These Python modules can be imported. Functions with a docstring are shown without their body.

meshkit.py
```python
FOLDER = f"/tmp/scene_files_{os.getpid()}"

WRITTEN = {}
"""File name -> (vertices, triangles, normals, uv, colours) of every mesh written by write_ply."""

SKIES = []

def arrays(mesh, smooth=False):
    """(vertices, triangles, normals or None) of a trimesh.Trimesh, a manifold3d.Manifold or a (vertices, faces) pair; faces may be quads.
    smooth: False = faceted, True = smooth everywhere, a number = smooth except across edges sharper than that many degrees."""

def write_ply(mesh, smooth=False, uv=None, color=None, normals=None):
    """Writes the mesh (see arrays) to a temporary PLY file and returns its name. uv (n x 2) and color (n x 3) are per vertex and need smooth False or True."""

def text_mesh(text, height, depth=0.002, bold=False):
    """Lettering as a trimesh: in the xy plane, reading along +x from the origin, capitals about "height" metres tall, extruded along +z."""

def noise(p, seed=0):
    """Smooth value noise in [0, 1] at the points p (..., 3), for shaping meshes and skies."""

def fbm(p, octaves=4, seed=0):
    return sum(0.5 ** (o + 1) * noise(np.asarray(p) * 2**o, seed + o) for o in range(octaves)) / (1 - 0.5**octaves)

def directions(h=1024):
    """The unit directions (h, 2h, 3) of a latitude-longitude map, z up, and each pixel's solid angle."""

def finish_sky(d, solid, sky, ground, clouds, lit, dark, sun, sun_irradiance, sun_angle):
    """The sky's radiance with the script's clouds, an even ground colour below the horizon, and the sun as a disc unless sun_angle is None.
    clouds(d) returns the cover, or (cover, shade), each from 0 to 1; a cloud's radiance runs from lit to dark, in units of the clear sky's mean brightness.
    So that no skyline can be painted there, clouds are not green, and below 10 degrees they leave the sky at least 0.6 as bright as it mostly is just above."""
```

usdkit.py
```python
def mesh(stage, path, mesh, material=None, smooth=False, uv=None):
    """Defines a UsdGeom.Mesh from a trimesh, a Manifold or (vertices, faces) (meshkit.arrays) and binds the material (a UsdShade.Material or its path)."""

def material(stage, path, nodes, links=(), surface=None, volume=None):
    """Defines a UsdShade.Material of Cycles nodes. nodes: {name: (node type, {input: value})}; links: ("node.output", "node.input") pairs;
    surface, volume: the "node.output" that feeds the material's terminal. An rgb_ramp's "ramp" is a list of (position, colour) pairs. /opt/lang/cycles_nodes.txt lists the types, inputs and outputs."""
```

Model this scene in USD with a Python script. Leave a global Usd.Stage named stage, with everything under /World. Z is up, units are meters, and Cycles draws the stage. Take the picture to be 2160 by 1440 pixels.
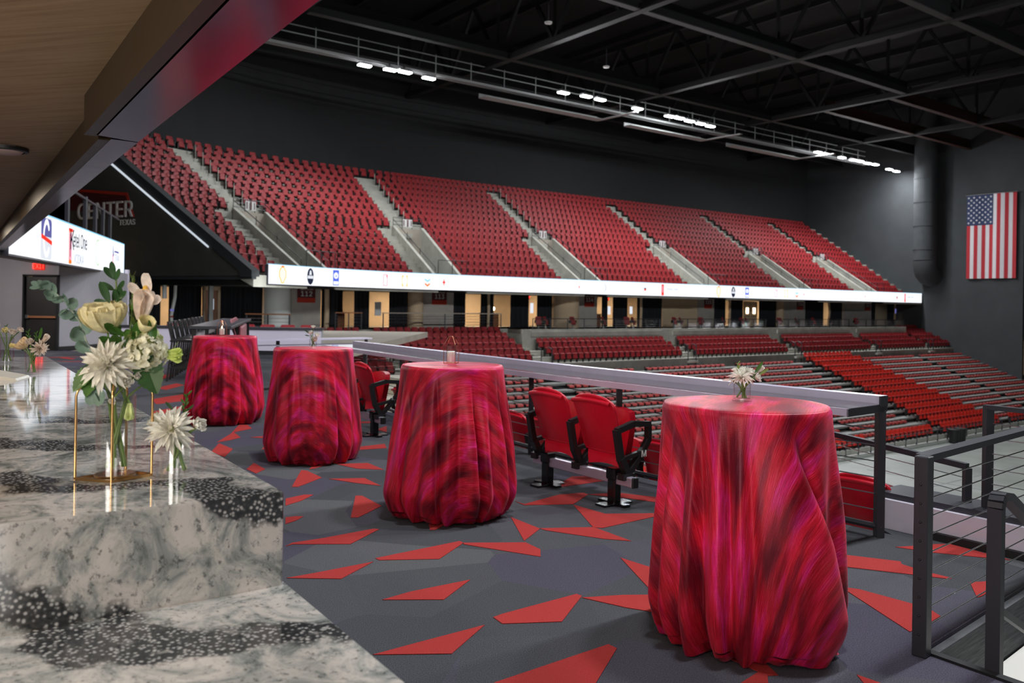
import math, random, re
import numpy as np, trimesh, usdkit, meshkit
from shapely.geometry import Polygon, Point, LineString, box as sbox
from shapely.ops import unary_union
from shapely import affinity
from pxr import Usd, UsdGeom, UsdLux, UsdShade, Gf, Sdf, Vt

stage = Usd.Stage.CreateInMemory()
UsdGeom.SetStageUpAxis(stage, 'Z'); UsdGeom.SetStageMetersPerUnit(stage, 1.0)
stage.SetDefaultPrim(UsdGeom.Xform.Define(stage, '/World').GetPrim())
UsdGeom.Scope.Define(stage, '/World/Looks')
PI = math.pi
rnd = random.Random(7); nrg = np.random.default_rng(11)

# ---------------------------------------------------------------- camera, lamps, exposure
EYE, ROLL, FPX = 1.535, 0.015, 1770.0
cam = UsdGeom.Camera.Define(stage, '/World/camera')
_c, _s = math.cos(ROLL), math.sin(ROLL)
cam.AddTransformOp().Set(Gf.Matrix4d(_c, 0, _s, 0, -_s, 0, _c, 0, 0, -1, 0, 0, 0, 0, EYE, 1))
cam.CreateHorizontalApertureAttr(36.0); cam.CreateVerticalApertureAttr(24.0)
cam.CreateFocalLengthAttr(36.0 * FPX / 2160.0)
cam.CreateVerticalApertureOffsetAttr(-77.0 / 2160.0 * 36.0)
cam.CreateFStopAttr(4.0); cam.CreateFocusDistanceAttr(3.7)
cam.CreateExposureAttr(0.4)
cam.CreateClippingRangeAttr(Gf.Vec2f(0.05, 500))

def rect_lamp(name, pos, aim, w, h, watts, color=(1, 1, 1)):
    """A lamp face: RectLight at pos shining towards aim."""
    l = UsdLux.RectLight.Define(stage, '/World/' + name)
    z = np.array(pos, float) - np.array(aim, float); z /= np.linalg.norm(z)
    up = np.array([0, 0, 1.0]) if abs(z[2]) < .95 else np.array([0.8, 0.6, 0])
    x = np.cross(up, z); x /= np.linalg.norm(x); y = np.cross(z, x)
    l.AddTransformOp().Set(Gf.Matrix4d(*x, 0, *y, 0, *z, 0, *map(float, pos), 1))
    l.CreateWidthAttr(w); l.CreateHeightAttr(h)
    l.CreateIntensityAttr(watts / (w * h)); l.CreateColorAttr(Gf.Vec3f(*color)); l.CreateNormalizeAttr(False)
    return l

UA = np.array((.799, .602)); NA = np.array((-.602, .799)); P1 = np.array((-7.2, 52.2))   # arena axes: along the stand, outwards
def arena(t, d, z=None):
    p = P1 + t * UA + d * NA
    return p if z is None else np.array((p[0], p[1], z))
AANG = math.atan2(UA[1], UA[0])
# flood lamps over the far stand (and the same row over the near side of the arena, behind the camera)
FLOODS = [(-9.6, 53.3), (-8.1, 54.2), (-7.2, 54.7), (-5.8, 56.1), (3.4, 59.4), (5.1, 60.3), (6.2, 61.2), (9.3, 63.8), (12.2, 66.2), (13.1, 66.8), (14.1, 67.8), (15.2, 68.7), (16.2, 69.6), (29.1, 80.4), (30.2, 81.3), (32.4, 83.0), (34.0, 84.2), (35.0, 84.9), (36.2, 86.0), (37.3, 86.7), (40.0, 89.5), (41.3, 90.7), (43.5, 92.8)]
FLOOD_Z = 16.6
FLOOD_W, NEAR_W, WARM_W, BAR_W = 125.0, 300.0, 52.0, 58.0
COOL = (0.93, 0.97, 1.0)
for i, (x, y) in enumerate(FLOODS):
    tgt = np.array((x, y, 0)) + np.array((NA[0], NA[1], 0)) * rnd.uniform(-14, 6) + np.array((UA[0], UA[1], 0)) * rnd.uniform(-8, 8)
    rect_lamp('flood_lamp_light_%03d' % i, (x, y, FLOOD_Z - .12), tgt, .8, .34, FLOOD_W, COOL)
for i in range(8):                                                   # the lamp row over the near side
    p = arena(-22 + i * 6.0, -44, 17.0)
    rect_lamp('near_flood_lamp_light_%03d' % i, p, p + np.array((NA[0] * 6, NA[1] * 6, -17.)), 1.6, .8, NEAR_W, COOL)

# lamps of the bar behind the camera and of the corridor at the left
rect_lamp('bar_lamp_light_000', (-2.6, -4.2, 2.2), (-.7, 2.2, 1.1), 3.0, 1.0, BAR_W, (1., .95, .88))
rect_lamp('bar_lamp_light_001', (1.8, -3.2, 2.4), (.9, 4.5, .6), 1.8, .8, 9., (1., .96, .94))
rect_lamp('corridor_lamp_light_000', (-14.5, 21.5, 2.6), (-14.5, 23.0, 0), 1.2, .4, 14., (1., .92, .88))
rect_lamp('corridor_lamp_light_001', (-10.5, 27.5, 2.3), (-9.5, 26.5, 0), 1.2, .4, 10., (1., .95, .95))
rect_lamp('corridor_lamp_light_002', (-11.5, 41.0, 2.2), (-12.2, 46.5, .8), 1.2, .5, 16., (.95, 1., 1.))
rect_lamp('corridor_lamp_light_003', (-8.6, 18.5, 4.6), (-8.0, 24.0, .3), 1.0, .4, 45., (.93, .92, 1.))

# ---------------------------------------------------------------- helpers
USED = {}
def numbered(path):
    n = USED.get(path, -1) + 1; USED[path] = n
    return path if n == 0 else '%s_%03d' % (path, n)
def setdata(prim, label=None, cat=None, group=None, kind=None):
    for k, v in (('label', label), ('category', cat), ('group', group), ('kind', kind)):
        if v: prim.SetCustomDataByKey(k, v)
    return prim
class MB:
    def __init__(s): s.v, s.f, s.n = [], [], 0
    def add(s, v, f):
        v = np.asarray(v, float); f = np.asarray(f, int)
        if f.shape[1] == 4: f = np.vstack([f[:, [0, 1, 2]], f[:, [0, 2, 3]]])
        s.v.append(v); s.f.append(f + s.n); s.n += len(v); return s
    def tm(s, m): return s.add(m.vertices, m.faces)
    def box(s, c, size, rz=0., rx=0., ry=0.):
        h = np.array(size) / 2.
        v = np.array([(x, y, z) for x in (-1, 1) for y in (-1, 1) for z in (-1, 1)]) * h
        v = v @ rotm(rx, ry, rz).T + np.array(c)
        return s.add(v, [(0, 1, 3, 2), (4, 6, 7, 5), (0, 4, 5, 1), (2, 3, 7, 6), (0, 2, 6, 4), (1, 5, 7, 3)])
    def rbox(s, c, size, r=.01, rz=0., rx=0., ry=0.):
        """box with chamfered edges"""
        h = np.array(size) / 2.; r = min(r, *(h * .95))
        pts = []
        for a in range(3):
            hh = h - r; hh[a] = h[a]
            pts += [(x * hh[0], y * hh[1], z * hh[2]) for x in (-1, 1) for y in (-1, 1) for z in (-1, 1)]
        m = trimesh.convex.convex_hull(np.array(pts))
        return s.add(m.vertices @ rotm(rx, ry, rz).T + np.array(c), m.faces)
    def bar(s, p, q, w, h=None, up=(0, 0, 1)):
        p, q = np.array(p, float), np.array(q, float); h = w if h is None else h
        t = q - p; t /= np.linalg.norm(t); up = np.array(up, float)
        if abs(t @ up) > .98: up = np.array((1., 0, 0))
        a = np.cross(t, up); a /= np.linalg.norm(a); b = np.cross(a, t)
        v = [c + a * x * w / 2 + b * y * h / 2 for c in (p, q) for x, y in ((-1, -1), (1, -1), (1, 1), (-1, 1))]
        return s.add(v, [(0, 1, 5, 4), (1, 2, 6, 5), (2, 3, 7, 6), (3, 0, 4, 7), (3, 2, 1, 0), (4, 5, 6, 7)])
    def tube(s, path, r, n=8, caps=True):
        p = np.asarray(path, float)
        if len(p) == 2: p = np.array([p[0], (p[0] + p[1]) / 2, p[1]])
        r = np.broadcast_to(r, (len(p),))
        t = np.gradient(p, axis=0); t /= np.linalg.norm(t, axis=1, keepdims=True) + 1e-12
        ref = np.array((0, 0, 1.)) if abs(t[0][2]) < .9 else np.array((1., 0, 0))
        V = []; a = np.cross(t[0], ref); a /= np.linalg.norm(a)
        ang = np.arange(n) * 2 * PI / n
        for i in range(len(p)):
            a = a - t[i] * (a @ t[i]); a /= np.linalg.norm(a); b = np.cross(t[i], a)
            V.append(p[i] + r[i] * (np.cos(ang)[:, None] * a + np.sin(ang)[:, None] * b))
        V = np.vstack(V); F = []
        for i in range(len(p) - 1):
            for j in range(n):
                k = (j + 1) % n; F.append((i * n + j, i * n + k, (i + 1) * n + k, (i + 1) * n + j))
        s.add(V, F)
        if caps:
            m = len(p) - 1
            s.add(V[:n], [(0, j + 1, j) for j in range(1, n - 1)]); s.add(V[m * n:], [(0, j, j + 1) for j in range(1, n - 1)])
        return s
    def lathe(s, prof, n=32, c=(0, 0, 0), close=False):
        prof = np.array(prof, float); ang = np.arange(n) * 2 * PI / n; m = len(prof)
        V = np.stack([prof[:, None, 0] * np.cos(ang), prof[:, None, 0] * np.sin(ang), np.broadcast_to(prof[:, None, 1], (m, n))], -1).reshape(-1, 3) + np.array(c)
        F = [(i * n + j, i * n + (j + 1) % n, (i + 1) * n + (j + 1) % n, (i + 1) * n + j) for i in range(m - 1) for j in range(n)]
        return s.add(V, F)
    def prism(s, poly, z0, z1, holes=None):
        P = poly if isinstance(poly, Polygon) else Polygon(poly, holes)
        if not P.is_valid: P = P.buffer(0)
        for g in getattr(P, 'geoms', [P]):
            m = trimesh.creation.extrude_polygon(g, z1 - z0, engine='earcut'); m.apply_translation((0, 0, z0)); s.tm(m)
        return s
    def grid(s, V, closed_u=False, flip=False):
        V = np.asarray(V, float); a, b = V.shape[:2]
        F = []
        for i in range(a - 1 + closed_u):
            for j in range(b - 1):
                i2 = (i + 1) % a; q = (i * b + j, i2 * b + j, i2 * b + j + 1, i * b + j + 1)
                F.append(q[::-1] if flip else q)
        return s.add(V.reshape(-1, 3), F)
    def xf(s, M):
        s.v = [v @ M[:3, :3].T + M[:3, 3] for v in s.v]; return s
    def arr(s): return np.vstack(s.v), np.vstack(s.f)
def rotm(rx=0., ry=0., rz=0.):
    cx, sx, cy, sy, cz, sz = math.cos(rx), math.sin(rx), math.cos(ry), math.sin(ry), math.cos(rz), math.sin(rz)
    return np.array([[cz, -sz, 0], [sz, cz, 0], [0, 0, 1]]) @ np.array([[cy, 0, sy], [0, 1, 0], [-sy, 0, cy]]) @ np.array([[1, 0, 0], [0, cx, -sx], [0, sx, cx]])
def obj(name, mb, mat, parent=None, smooth=False, label=None, cat=None, group=None, kind=None, uv=None):
    base = str(parent.GetPath()) if parent is not None else '/World'
    path = numbered(base + '/' + name)
    m = usdkit.mesh(stage, path, mb.arr() if isinstance(mb, MB) else mb, MATS[mat], smooth=smooth, uv=uv)
    return setdata(m.GetPrim(), label, cat, group, kind)
def thing(name, label, cat, loc=(0, 0, 0), rotz=0., group=None, kind=None):
    x = UsdGeom.Xform.Define(stage, numbered('/World/' + name))
    x.AddTranslateOp().Set(Gf.Vec3d(*map(float, loc))); x.AddRotateZOp().Set(math.degrees(rotz))
    return setdata(x.GetPrim(), label, cat, group, kind)
def dup(root, loc, rotz, label, group=None):
    r = thing(re.sub(r'_\d{3}$', '', root.GetName()), label, root.GetCustomDataByKey('category'), loc, rotz, group or root.GetCustomDataByKey('group'))
    r.GetReferences().AddInternalReference(root.GetPath()); r.SetInstanceable(True)
    return r
def struct(name, mb, mat, label=None, parent=None, smooth=False):
    return obj(name, mb, mat, parent, smooth, label, kind='structure' if parent is None else None)
def scatter(name, parts, places, label, cat, group=None):
    """the copies past the first 300 of a kind: one PointInstancer. parts: (name, mesh, material, smooth); places: (x, y, z, angle)"""
    path = numbered('/World/' + name)
    pi = UsdGeom.PointInstancer.Define(stage, path)
    px = UsdGeom.Xform.Define(stage, path + '/seat')
    for n, mb, mat, sm in parts: obj(n, mb, mat, px.GetPrim(), sm)
    pi.CreatePrototypesRel().SetTargets([px.GetPath()])
    P = np.array(places, float)
    pi.CreatePositionsAttr(Vt.Vec3fArray.FromNumpy(P[:, :3].astype(np.float32)))
    pi.CreateOrientationsAttr(Vt.QuathArray([Gf.Quath(math.cos(a / 2), 0, 0, math.sin(a / 2)) for a in P[:, 3]]))
    pi.CreateProtoIndicesAttr(Vt.IntArray([0] * len(P)))
    setdata(pi.GetPrim(), label, cat, group, 'stuff')
_o1 = 'first second third fourth fifth sixth seventh eighth ninth tenth eleventh twelfth thirteenth fourteenth fifteenth sixteenth seventeenth eighteenth nineteenth'.split()
_o10 = {2: ('twentieth', 'twenty'), 3: ('thirtieth', 'thirty'), 4: ('fortieth', 'forty'), 5: ('fiftieth', 'fifty'), 6: ('sixtieth', 'sixty'), 7: ('seventieth', 'seventy'), 8: ('eightieth', 'eighty'), 9: ('ninetieth', 'ninety')}
OW = lambda n: _o1[n] if n < 19 else (_o10[(n + 1) // 10][0] if (n + 1) % 10 == 0 else _o10[(n + 1) // 10][1] + '-' + _o1[(n + 1) % 10 - 1])
def place_seats(name, parts, places, cat, labeler, stuff_label, most=300):
    """places: (x, y, z, angle, key); the nearest 300 are objects of their own"""
    rows = {}
    for p in places: rows.setdefault((p[4], round(p[2], 2)), []).append(p)
    lev = {}
    for k_, z_ in rows: lev.setdefault(k_, []).append(z_)
    places = [(*p[:4], (k_, sorted(lev[k_]).index(z_), j)) for (k_, z_), ps in rows.items() for j, p in enumerate(ps)]
    places = sorted(places, key=lambda p: p[0] ** 2 + p[1] ** 2)
    root = None
    for p in places[:most]:
        (what, where), (key, ri, ji) = labeler(p[4][0]), p[4]
        label, group = '%s, %s from left, %s row up, %s' % (what, OW(ji), OW(ri), where), what + 's ' + where
        if root is None:
            root = thing(name, label, cat, p[:3], p[3], group)
            for n, mb, mat, sm in parts: obj(n, mb, mat, root, sm)
        else: dup(root, p[:3], p[3], label, group)
    if places[most:]: scatter(name + '_field', parts, [p[:4] for p in places[most:]], stuff_label, cat)

# ---------------------------------------------------------------- materials
MATS = {}
def mat(name, color, rough=.5, metal=0., spec=.5, noise=None, bump=None, emit=None, **kw):
    p = {'base_color': color, 'roughness': rough, 'metallic': metal, 'specular_ior_level': spec}; p.update(kw)
    if emit: p.update(emission_color=emit[0], emission_strength=emit[1])
    nodes, links = {'p': ('principled_bsdf', p)}, []
    if noise:                                                        # (scale, amount, detail): tone variation in object space
        sc, am, det = noise; c = np.array(color)
        nodes['tc'] = ('texture_coordinate', {}); nodes['n'] = ('noise_texture', {'scale': sc, 'detail': det, 'roughness': .6})
        nodes['r'] = ('rgb_ramp', {'ramp': [(.3, tuple(c * (1 - am))), (.7, tuple(np.minimum(c * (1 + am), 1)))]})
        links += [('tc.object', 'n.vector'), ('n.fac', 'r.fac'), ('r.color', 'p.base_color')]
    if bump:
        sc, st = bump
        nodes['tb'] = ('texture_coordinate', {}); nodes['nb'] = ('noise_texture', {'scale': sc, 'detail': 4}); nodes['b'] = ('bump', {'strength': st, 'distance': .01})
        links += [('tb.object', 'nb.vector'), ('nb.fac', 'b.height'), ('b.normal', 'p.normal')]
    MATS[name] = usdkit.material(stage, '/World/Looks/' + name, nodes, links, surface='p.BSDF')
def emat(name, color, strength):
    MATS[name] = usdkit.material(stage, '/World/Looks/' + name, {'e': ('emission', {'color': color, 'strength': strength})}, [], surface='e.emission')

mat('concrete_pale', (.42, .41, .36), .8, noise=(1.2, .18, 5), bump=(25, .2))
mat('concrete_tan', (.40, .35, .29), .85, noise=(.8, .12, 4))
mat('concrete_floor', (.36, .38, .35), .45, noise=(.35, .22, 6))
mat('deck_grey', (.235, .24, .225), .6, noise=(2., .12, 4))
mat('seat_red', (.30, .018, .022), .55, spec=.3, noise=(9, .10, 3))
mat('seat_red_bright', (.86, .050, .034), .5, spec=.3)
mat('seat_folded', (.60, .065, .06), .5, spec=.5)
mat('seat_close', (.56, .004, .022), .36, noise=(60, .06, 3), bump=(900, .08))
mat('black_plastic', (.012, .012, .013), .42)
mat('black_matte', (.006, .006, .007), .8)
mat('roof_black', (.004, .0045, .005), .9)
mat('truss_dark', (.008, .008, .009), .7)
mat('truss_rust', (.05, .016, .010), .7)
mat('wall_dark', (.040, .044, .048), .85, noise=(.5, .12, 4), bump=(40, .3))
mat('wall_charcoal', (.016, .0165, .018), .85, noise=(1.0, .1, 3))
mat('catwalk_grey', (.35, .36, .36), .5)
mat('curtain_black', (.008, .009, .013), .85)
mat('wall_warm', (.62, .46, .30), .8, noise=(1.5, .06, 3))
mat('pier_grey', (.42, .38, .34), .8, noise=(2.0, .08, 3))
mat('column_white', (.84, .86, .84), .6)
mat('metal_dark', (.030, .031, .040), .45, metal=0., spec=.5, bump=(300, .05))
mat('rail_silver', (.55, .56, .58), .3, metal=1.)
mat('rail_wood', (.30, .12, .05), .45)
mat('cable_steel', (.55, .54, .56), .35, metal=1.)
mat('banner_maroon', (.10, .015, .018), .7)
mat('banner_red', (.50, .035, .015), .7)
mat('white_print', (.75, .73, .72), .6)
mat('sign_frame', (.02, .02, .02), .5)
emat('led_white', (.92, .95, 1.0), .95)
for _n, _c2 in dict(yellow=(1., .62, .02), orange=(1., .22, .03), dark=(.02, .025, .05), blue=(.10, .16, .75), pink=(1., .05, .15), sky=(.30, .68, .95), red=(1., .05, .03), grey=(.42, .46, .55), cream=(1., .88, .8), navy=(.12, .12, .35), silver=(.72, .75, .82), green=(.45, .68, .35), black=(.01, .01, .02), rose=(1., .38, .5)).items():
    emat('led_' + _n, _c2, .85)
emat('exit_red', (1., .03, .02), 4.0)
emat('lamp_white', COOL, 60.)
emat('lamp_warm', (1., .78, .5), 14.)
emat('lamp_orange', (1., .25, .04), 2.5)
mat('catwalk_dim', (.035, .03, .032), .7)
mat('flag_red', (.42, .02, .03), .8); mat('flag_white', (.62, .60, .62), .8); mat('flag_blue', (.02, .035, .10), .8)
SOFFIT_W = 9.0
mat('carpet_red', (.42, .045, .042), .95, spec=.1, noise=(260, .25, 3), bump=(700, .5))
mat('kerb_lilac', (.62, .58, .68), .6)
mat('quartz_lilac', (.60, .55, .70), .3, noise=(6, .05, 3))
mat('rail_gloss', (.07, .07, .08), .06, spec=.8)
mat('step_pale', (.66, .63, .58), .5)
mat('bronze', (.055, .036, .02), .35, spec=.6)
mat('panel_metal', (.42, .40, .46), .16, metal=1., bump=(2.2, .12))
mat('diffuser', (.62, .45, .40), .5)
mat('wall_grey', (.34, .33, .36), .8, noise=(.9, .06, 3))
mat('door_dark', (.012, .010, .009), .5)
emat('exit_dim', (1., .03, .02), .7)
mat('deck_beige', (.36, .32, .24), .6, noise=(3., .12, 4))
mat('beam_metal', (.62, .56, .68), .35, metal=.6)
mat('black_gloss', (.008, .008, .009), .15)
SDX = (-.5625, .8268)
def graph(name, nodes, links, surface='p.BSDF'): MATS[name] = usdkit.material(stage, '/World/Looks/' + name, nodes, links, surface=surface)
# carpet: grey pile, large angular tone patches, speckle
graph('carpet', {'g': ('geometry', {}), 'm': ('mapping', {'scale': (1.1, 1.1, 1.)}), 'v': ('voronoi_texture', {'scale': 1.35, 'feature': 'f1'}), 'vs': ('separate_color', {}), 'r': ('rgb_ramp', {'ramp': [(0., (.058, .060, .068)), (.35, (.080, .081, .090)), (.65, (.070, .064, .092)), (1., (.100, .102, .108))]}),
    'n': ('noise_texture', {'scale': 190, 'detail': 3}), 'nr': ('rgb_ramp', {'ramp': [(.3, (.55, .55, .55)), (.7, (1.45, 1.45, 1.45))]}), 'x': ('mix', {'mix_type': 'multiply', 'fac': 1.0}), 'b': ('bump', {'strength': .6, 'distance': .004}), 'nb': ('noise_texture', {'scale': 420, 'detail': 2}), 'p': ('principled_bsdf', {'roughness': .95, 'specular_ior_level': .1})},
    [('g.position', 'm.vector'), ('m.vector', 'v.vector'), ('v.color', 'vs.color'), ('vs.r', 'r.fac'), ('g.position', 'n.vector'), ('n.fac', 'nr.fac'), ('r.color', 'x.color1'), ('nr.color', 'x.color2'), ('x.color', 'p.base_color'), ('g.position', 'nb.vector'), ('nb.fac', 'b.height'), ('b.normal', 'p.normal')])
graph('carpet_streak', {'g': ('geometry', {}), 'm': ('mapping', {'scale': (2., 2., 30.)}), 'n': ('noise_texture', {'scale': 3., 'detail': 4}), 'r': ('rgb_ramp', {'ramp': [(.35, (.035, .037, .045)), (.7, (.10, .105, .115))]}), 'p': ('principled_bsdf', {'roughness': .7})},
    [('g.position', 'm.vector'), ('m.vector', 'n.vector'), ('n.fac', 'r.fac'), ('r.color', 'p.base_color')])
graph('plywood', {'g': ('geometry', {}), 'ro': ('vector_rotate', {'rotate_type': 'z_axis', 'angle': .25}), 'm': ('mapping', {'scale': (.55, 9., 1.)}), 'n': ('noise_texture', {'scale': 2.2, 'detail': 7, 'roughness': .65, 'distortion': .4}), 'n2': ('noise_texture', {'scale': .8, 'detail': 3}), 'r': ('rgb_ramp', {'ramp': [(.25, (.34, .215, .12)), (.5, (.46, .31, .185)), (.75, (.54, .38, .235))]}), 'x': ('mix', {'mix_type': 'multiply', 'fac': .5}), 'p': ('principled_bsdf', {'roughness': .6, 'specular_ior_level': .3})},
    [('g.position', 'ro.vector'), ('ro.vector', 'm.vector'), ('m.vector', 'n.vector'), ('m.vector', 'n2.vector'), ('n.fac', 'r.fac'), ('r.color', 'x.color1'), ('n2.color', 'x.color2'), ('r.color', 'p.base_color')])
_k = np.array((.62 * SDX[0] + .42 * SDX[1], .62 * SDX[1] - .42 * SDX[0], .66)); _k /= np.linalg.norm(_k)
graph('marble', {'g': ('geometry', {}), 'dk': ('vector_math', {'math_type': 'dot_product', 'vector2': tuple(_k)}), 'wn': ('noise_texture', {'scale': 2.6, 'detail': 2}), 'wn2': ('noise_texture', {'scale': 22., 'detail': 3}),
    'a1': ('math', {'math_type': 'multiply_add', 'value2': .42, 'value3': -.21}), 'a2': ('math', {'math_type': 'multiply_add', 'value2': .07, 'value3': -.035}), 'a3': ('math', {'math_type': 'add'}), 'a4': ('math', {'math_type': 'add'}), 'a5': ('math', {'math_type': 'multiply_add', 'value2': 2.3, 'value3': .27}), 'a6': ('math', {'math_type': 'fraction'}), 'a7': ('math', {'math_type': 'subtract', 'value2': .5}), 'a8': ('math', {'math_type': 'absolute'}),
    'vr': ('rgb_ramp', {'ramp': [(0., (1, 1, 1)), (.055, (1, 1, 1)), (.095, (0, 0, 0)), (1, (0, 0, 0))]}),
    'sp': ('voronoi_texture', {'scale': 95., 'feature': 'f1'}), 'spr': ('rgb_ramp', {'ramp': [(0., (.55, .54, .53)), (.25, (.36, .36, .36)), (.45, (.045, .047, .05)), (1, (.02, .022, .025))]}),
    'm1': ('mapping', {'scale': (1., 1., .8), 'rotation': (.5, .7, .2)}), 'fine': ('noise_texture', {'scale': 5.5, 'detail': 10, 'roughness': .70, 'distortion': 1.9}), 'fr': ('rgb_ramp', {'ramp': [(.34, (.11, .125, .125)), (.44, (.27, .285, .28)), (.51, (.41, .405, .39)), (.58, (.52, .49, .47)), (.75, (.56, .52, .50))]}),
    'dn': ('noise_texture', {'scale': 60, 'detail': 5, 'roughness': .75}), 'dr': ('rgb_ramp', {'ramp': [(.36, (.25, .26, .27)), (.45, (1, 1, 1)), (1, (1, 1, 1))]}), 'x1': ('mix', {'mix_type': 'multiply', 'fac': .85}), 'x2': ('mix', {'mix_type': 'mix'}), 'p': ('principled_bsdf', {'roughness': .06, 'specular_ior_level': .8})},
    [('g.position', 'dk.vector1'), ('g.position', 'wn.vector'), ('g.position', 'wn2.vector'), ('wn.fac', 'a1.value1'), ('wn2.fac', 'a2.value1'), ('a1.value', 'a3.value1'), ('a2.value', 'a3.value2'), ('a3.value', 'a4.value1'), ('dk.value', 'a4.value2'), ('a4.value', 'a5.value1'), ('a5.value', 'a6.value1'), ('a6.value', 'a7.value1'), ('a7.value', 'a8.value1'), ('a8.value', 'vr.fac'),
     ('g.position', 'sp.vector'), ('sp.distance', 'spr.fac'), ('g.position', 'm1.vector'), ('m1.vector', 'fine.vector'), ('fine.fac', 'fr.fac'), ('m1.vector', 'dn.vector'), ('dn.fac', 'dr.fac'), ('fr.color', 'x1.color1'), ('dr.color', 'x1.color2'), ('x1.color', 'x2.color1'), ('spr.color', 'x2.color2'), ('vr.color', 'x2.fac'), ('x2.color', 'p.base_color')])
# tablecloth: dyed crimson and magenta patches with fine streaks along the weft
graph('cloth', {'u': ('uvmap', {'attribute': 'st'}), 'ms': ('mapping', {'scale': (5., 120., 1.)}), 'ms2': ('mapping', {'scale': (220., 9., 1.)}), 'ms3': ('mapping', {'scale': (3., 26., 1.), 'location': (3, 7, 0)}),
    's1': ('noise_texture', {'scale': 1.5, 'detail': 4, 'roughness': .7}), 's2': ('noise_texture', {'scale': 2., 'detail': 3}), 's3': ('noise_texture', {'scale': 1.3, 'detail': 4, 'roughness': .6}), 'wv': ('vector_math', {'math_type': 'multiply_add', 'vector2': (.05, .03, 0)}), 'mb': ('mapping', {'scale': (1.6, 5.4, 1.)}), 'mb2': ('mapping', {'scale': (1.3, 4.2, 1.), 'location': (9, 4, 0)}),
    'n1': ('noise_texture', {'scale': 1.25, 'detail': 2.5, 'roughness': .5}), 'n2': ('noise_texture', {'scale': 1.2, 'detail': 2}),
    'r1': ('rgb_ramp', {'ramp': [(.28, (.13, .006, .020)), (.40, (.30, .010, .026)), (.48, (.60, .012, .030)), (.55, (.74, .014, .060)), (.62, (.78, .018, .170)), (.70, (.55, .014, .045))]}), 'r2': ('rgb_ramp', {'ramp': [(.36, (.24, .20, .24)), (.47, (.80, .80, .80)), (.6, (1.05, 1.05, 1.05))]}), 'x1': ('mix', {'mix_type': 'multiply', 'fac': .85}),
    'rs': ('rgb_ramp', {'ramp': [(.38, (.50, .46, .48)), (.5, (.95, .95, .95)), (.58, (1.1, 1.8, 1.5)), (.66, (1.15, 6.5, 3.6))]}), 'x2': ('mix', {'mix_type': 'multiply', 'fac': .75}), 'ab': ('math', {'math_type': 'add'}), 'b': ('bump', {'strength': .30, 'distance': .002}), 'p': ('principled_bsdf', {'roughness': .36, 'specular_ior_level': .5, 'specular_tint': (1., .40, .5), 'sheen_weight': .3, 'sheen_roughness': .4, 'sheen_tint': (1., .2, .3)})},
    [('u.UV', 'ms.vector'), ('u.UV', 'ms2.vector'), ('u.UV', 'ms3.vector'), ('ms.vector', 's1.vector'), ('ms2.vector', 's2.vector'), ('ms3.vector', 's3.vector'), ('s3.color', 'wv.vector1'), ('u.UV', 'wv.vector3'), ('wv.vector', 'mb.vector'), ('wv.vector', 'mb2.vector'), ('mb.vector', 'n1.vector'), ('mb2.vector', 'n2.vector'), ('n1.fac', 'r1.fac'), ('n2.fac', 'r2.fac'), ('r1.color', 'x1.color1'), ('r2.color', 'x1.color2'), ('s1.fac', 'rs.fac'), ('x1.color', 'x2.color1'), ('rs.color', 'x2.color2'), ('x2.color', 'p.base_color'), ('s1.fac', 'ab.value1'), ('s2.fac', 'ab.value2'), ('ab.value', 'b.height'), ('b.normal', 'p.normal')])
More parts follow.
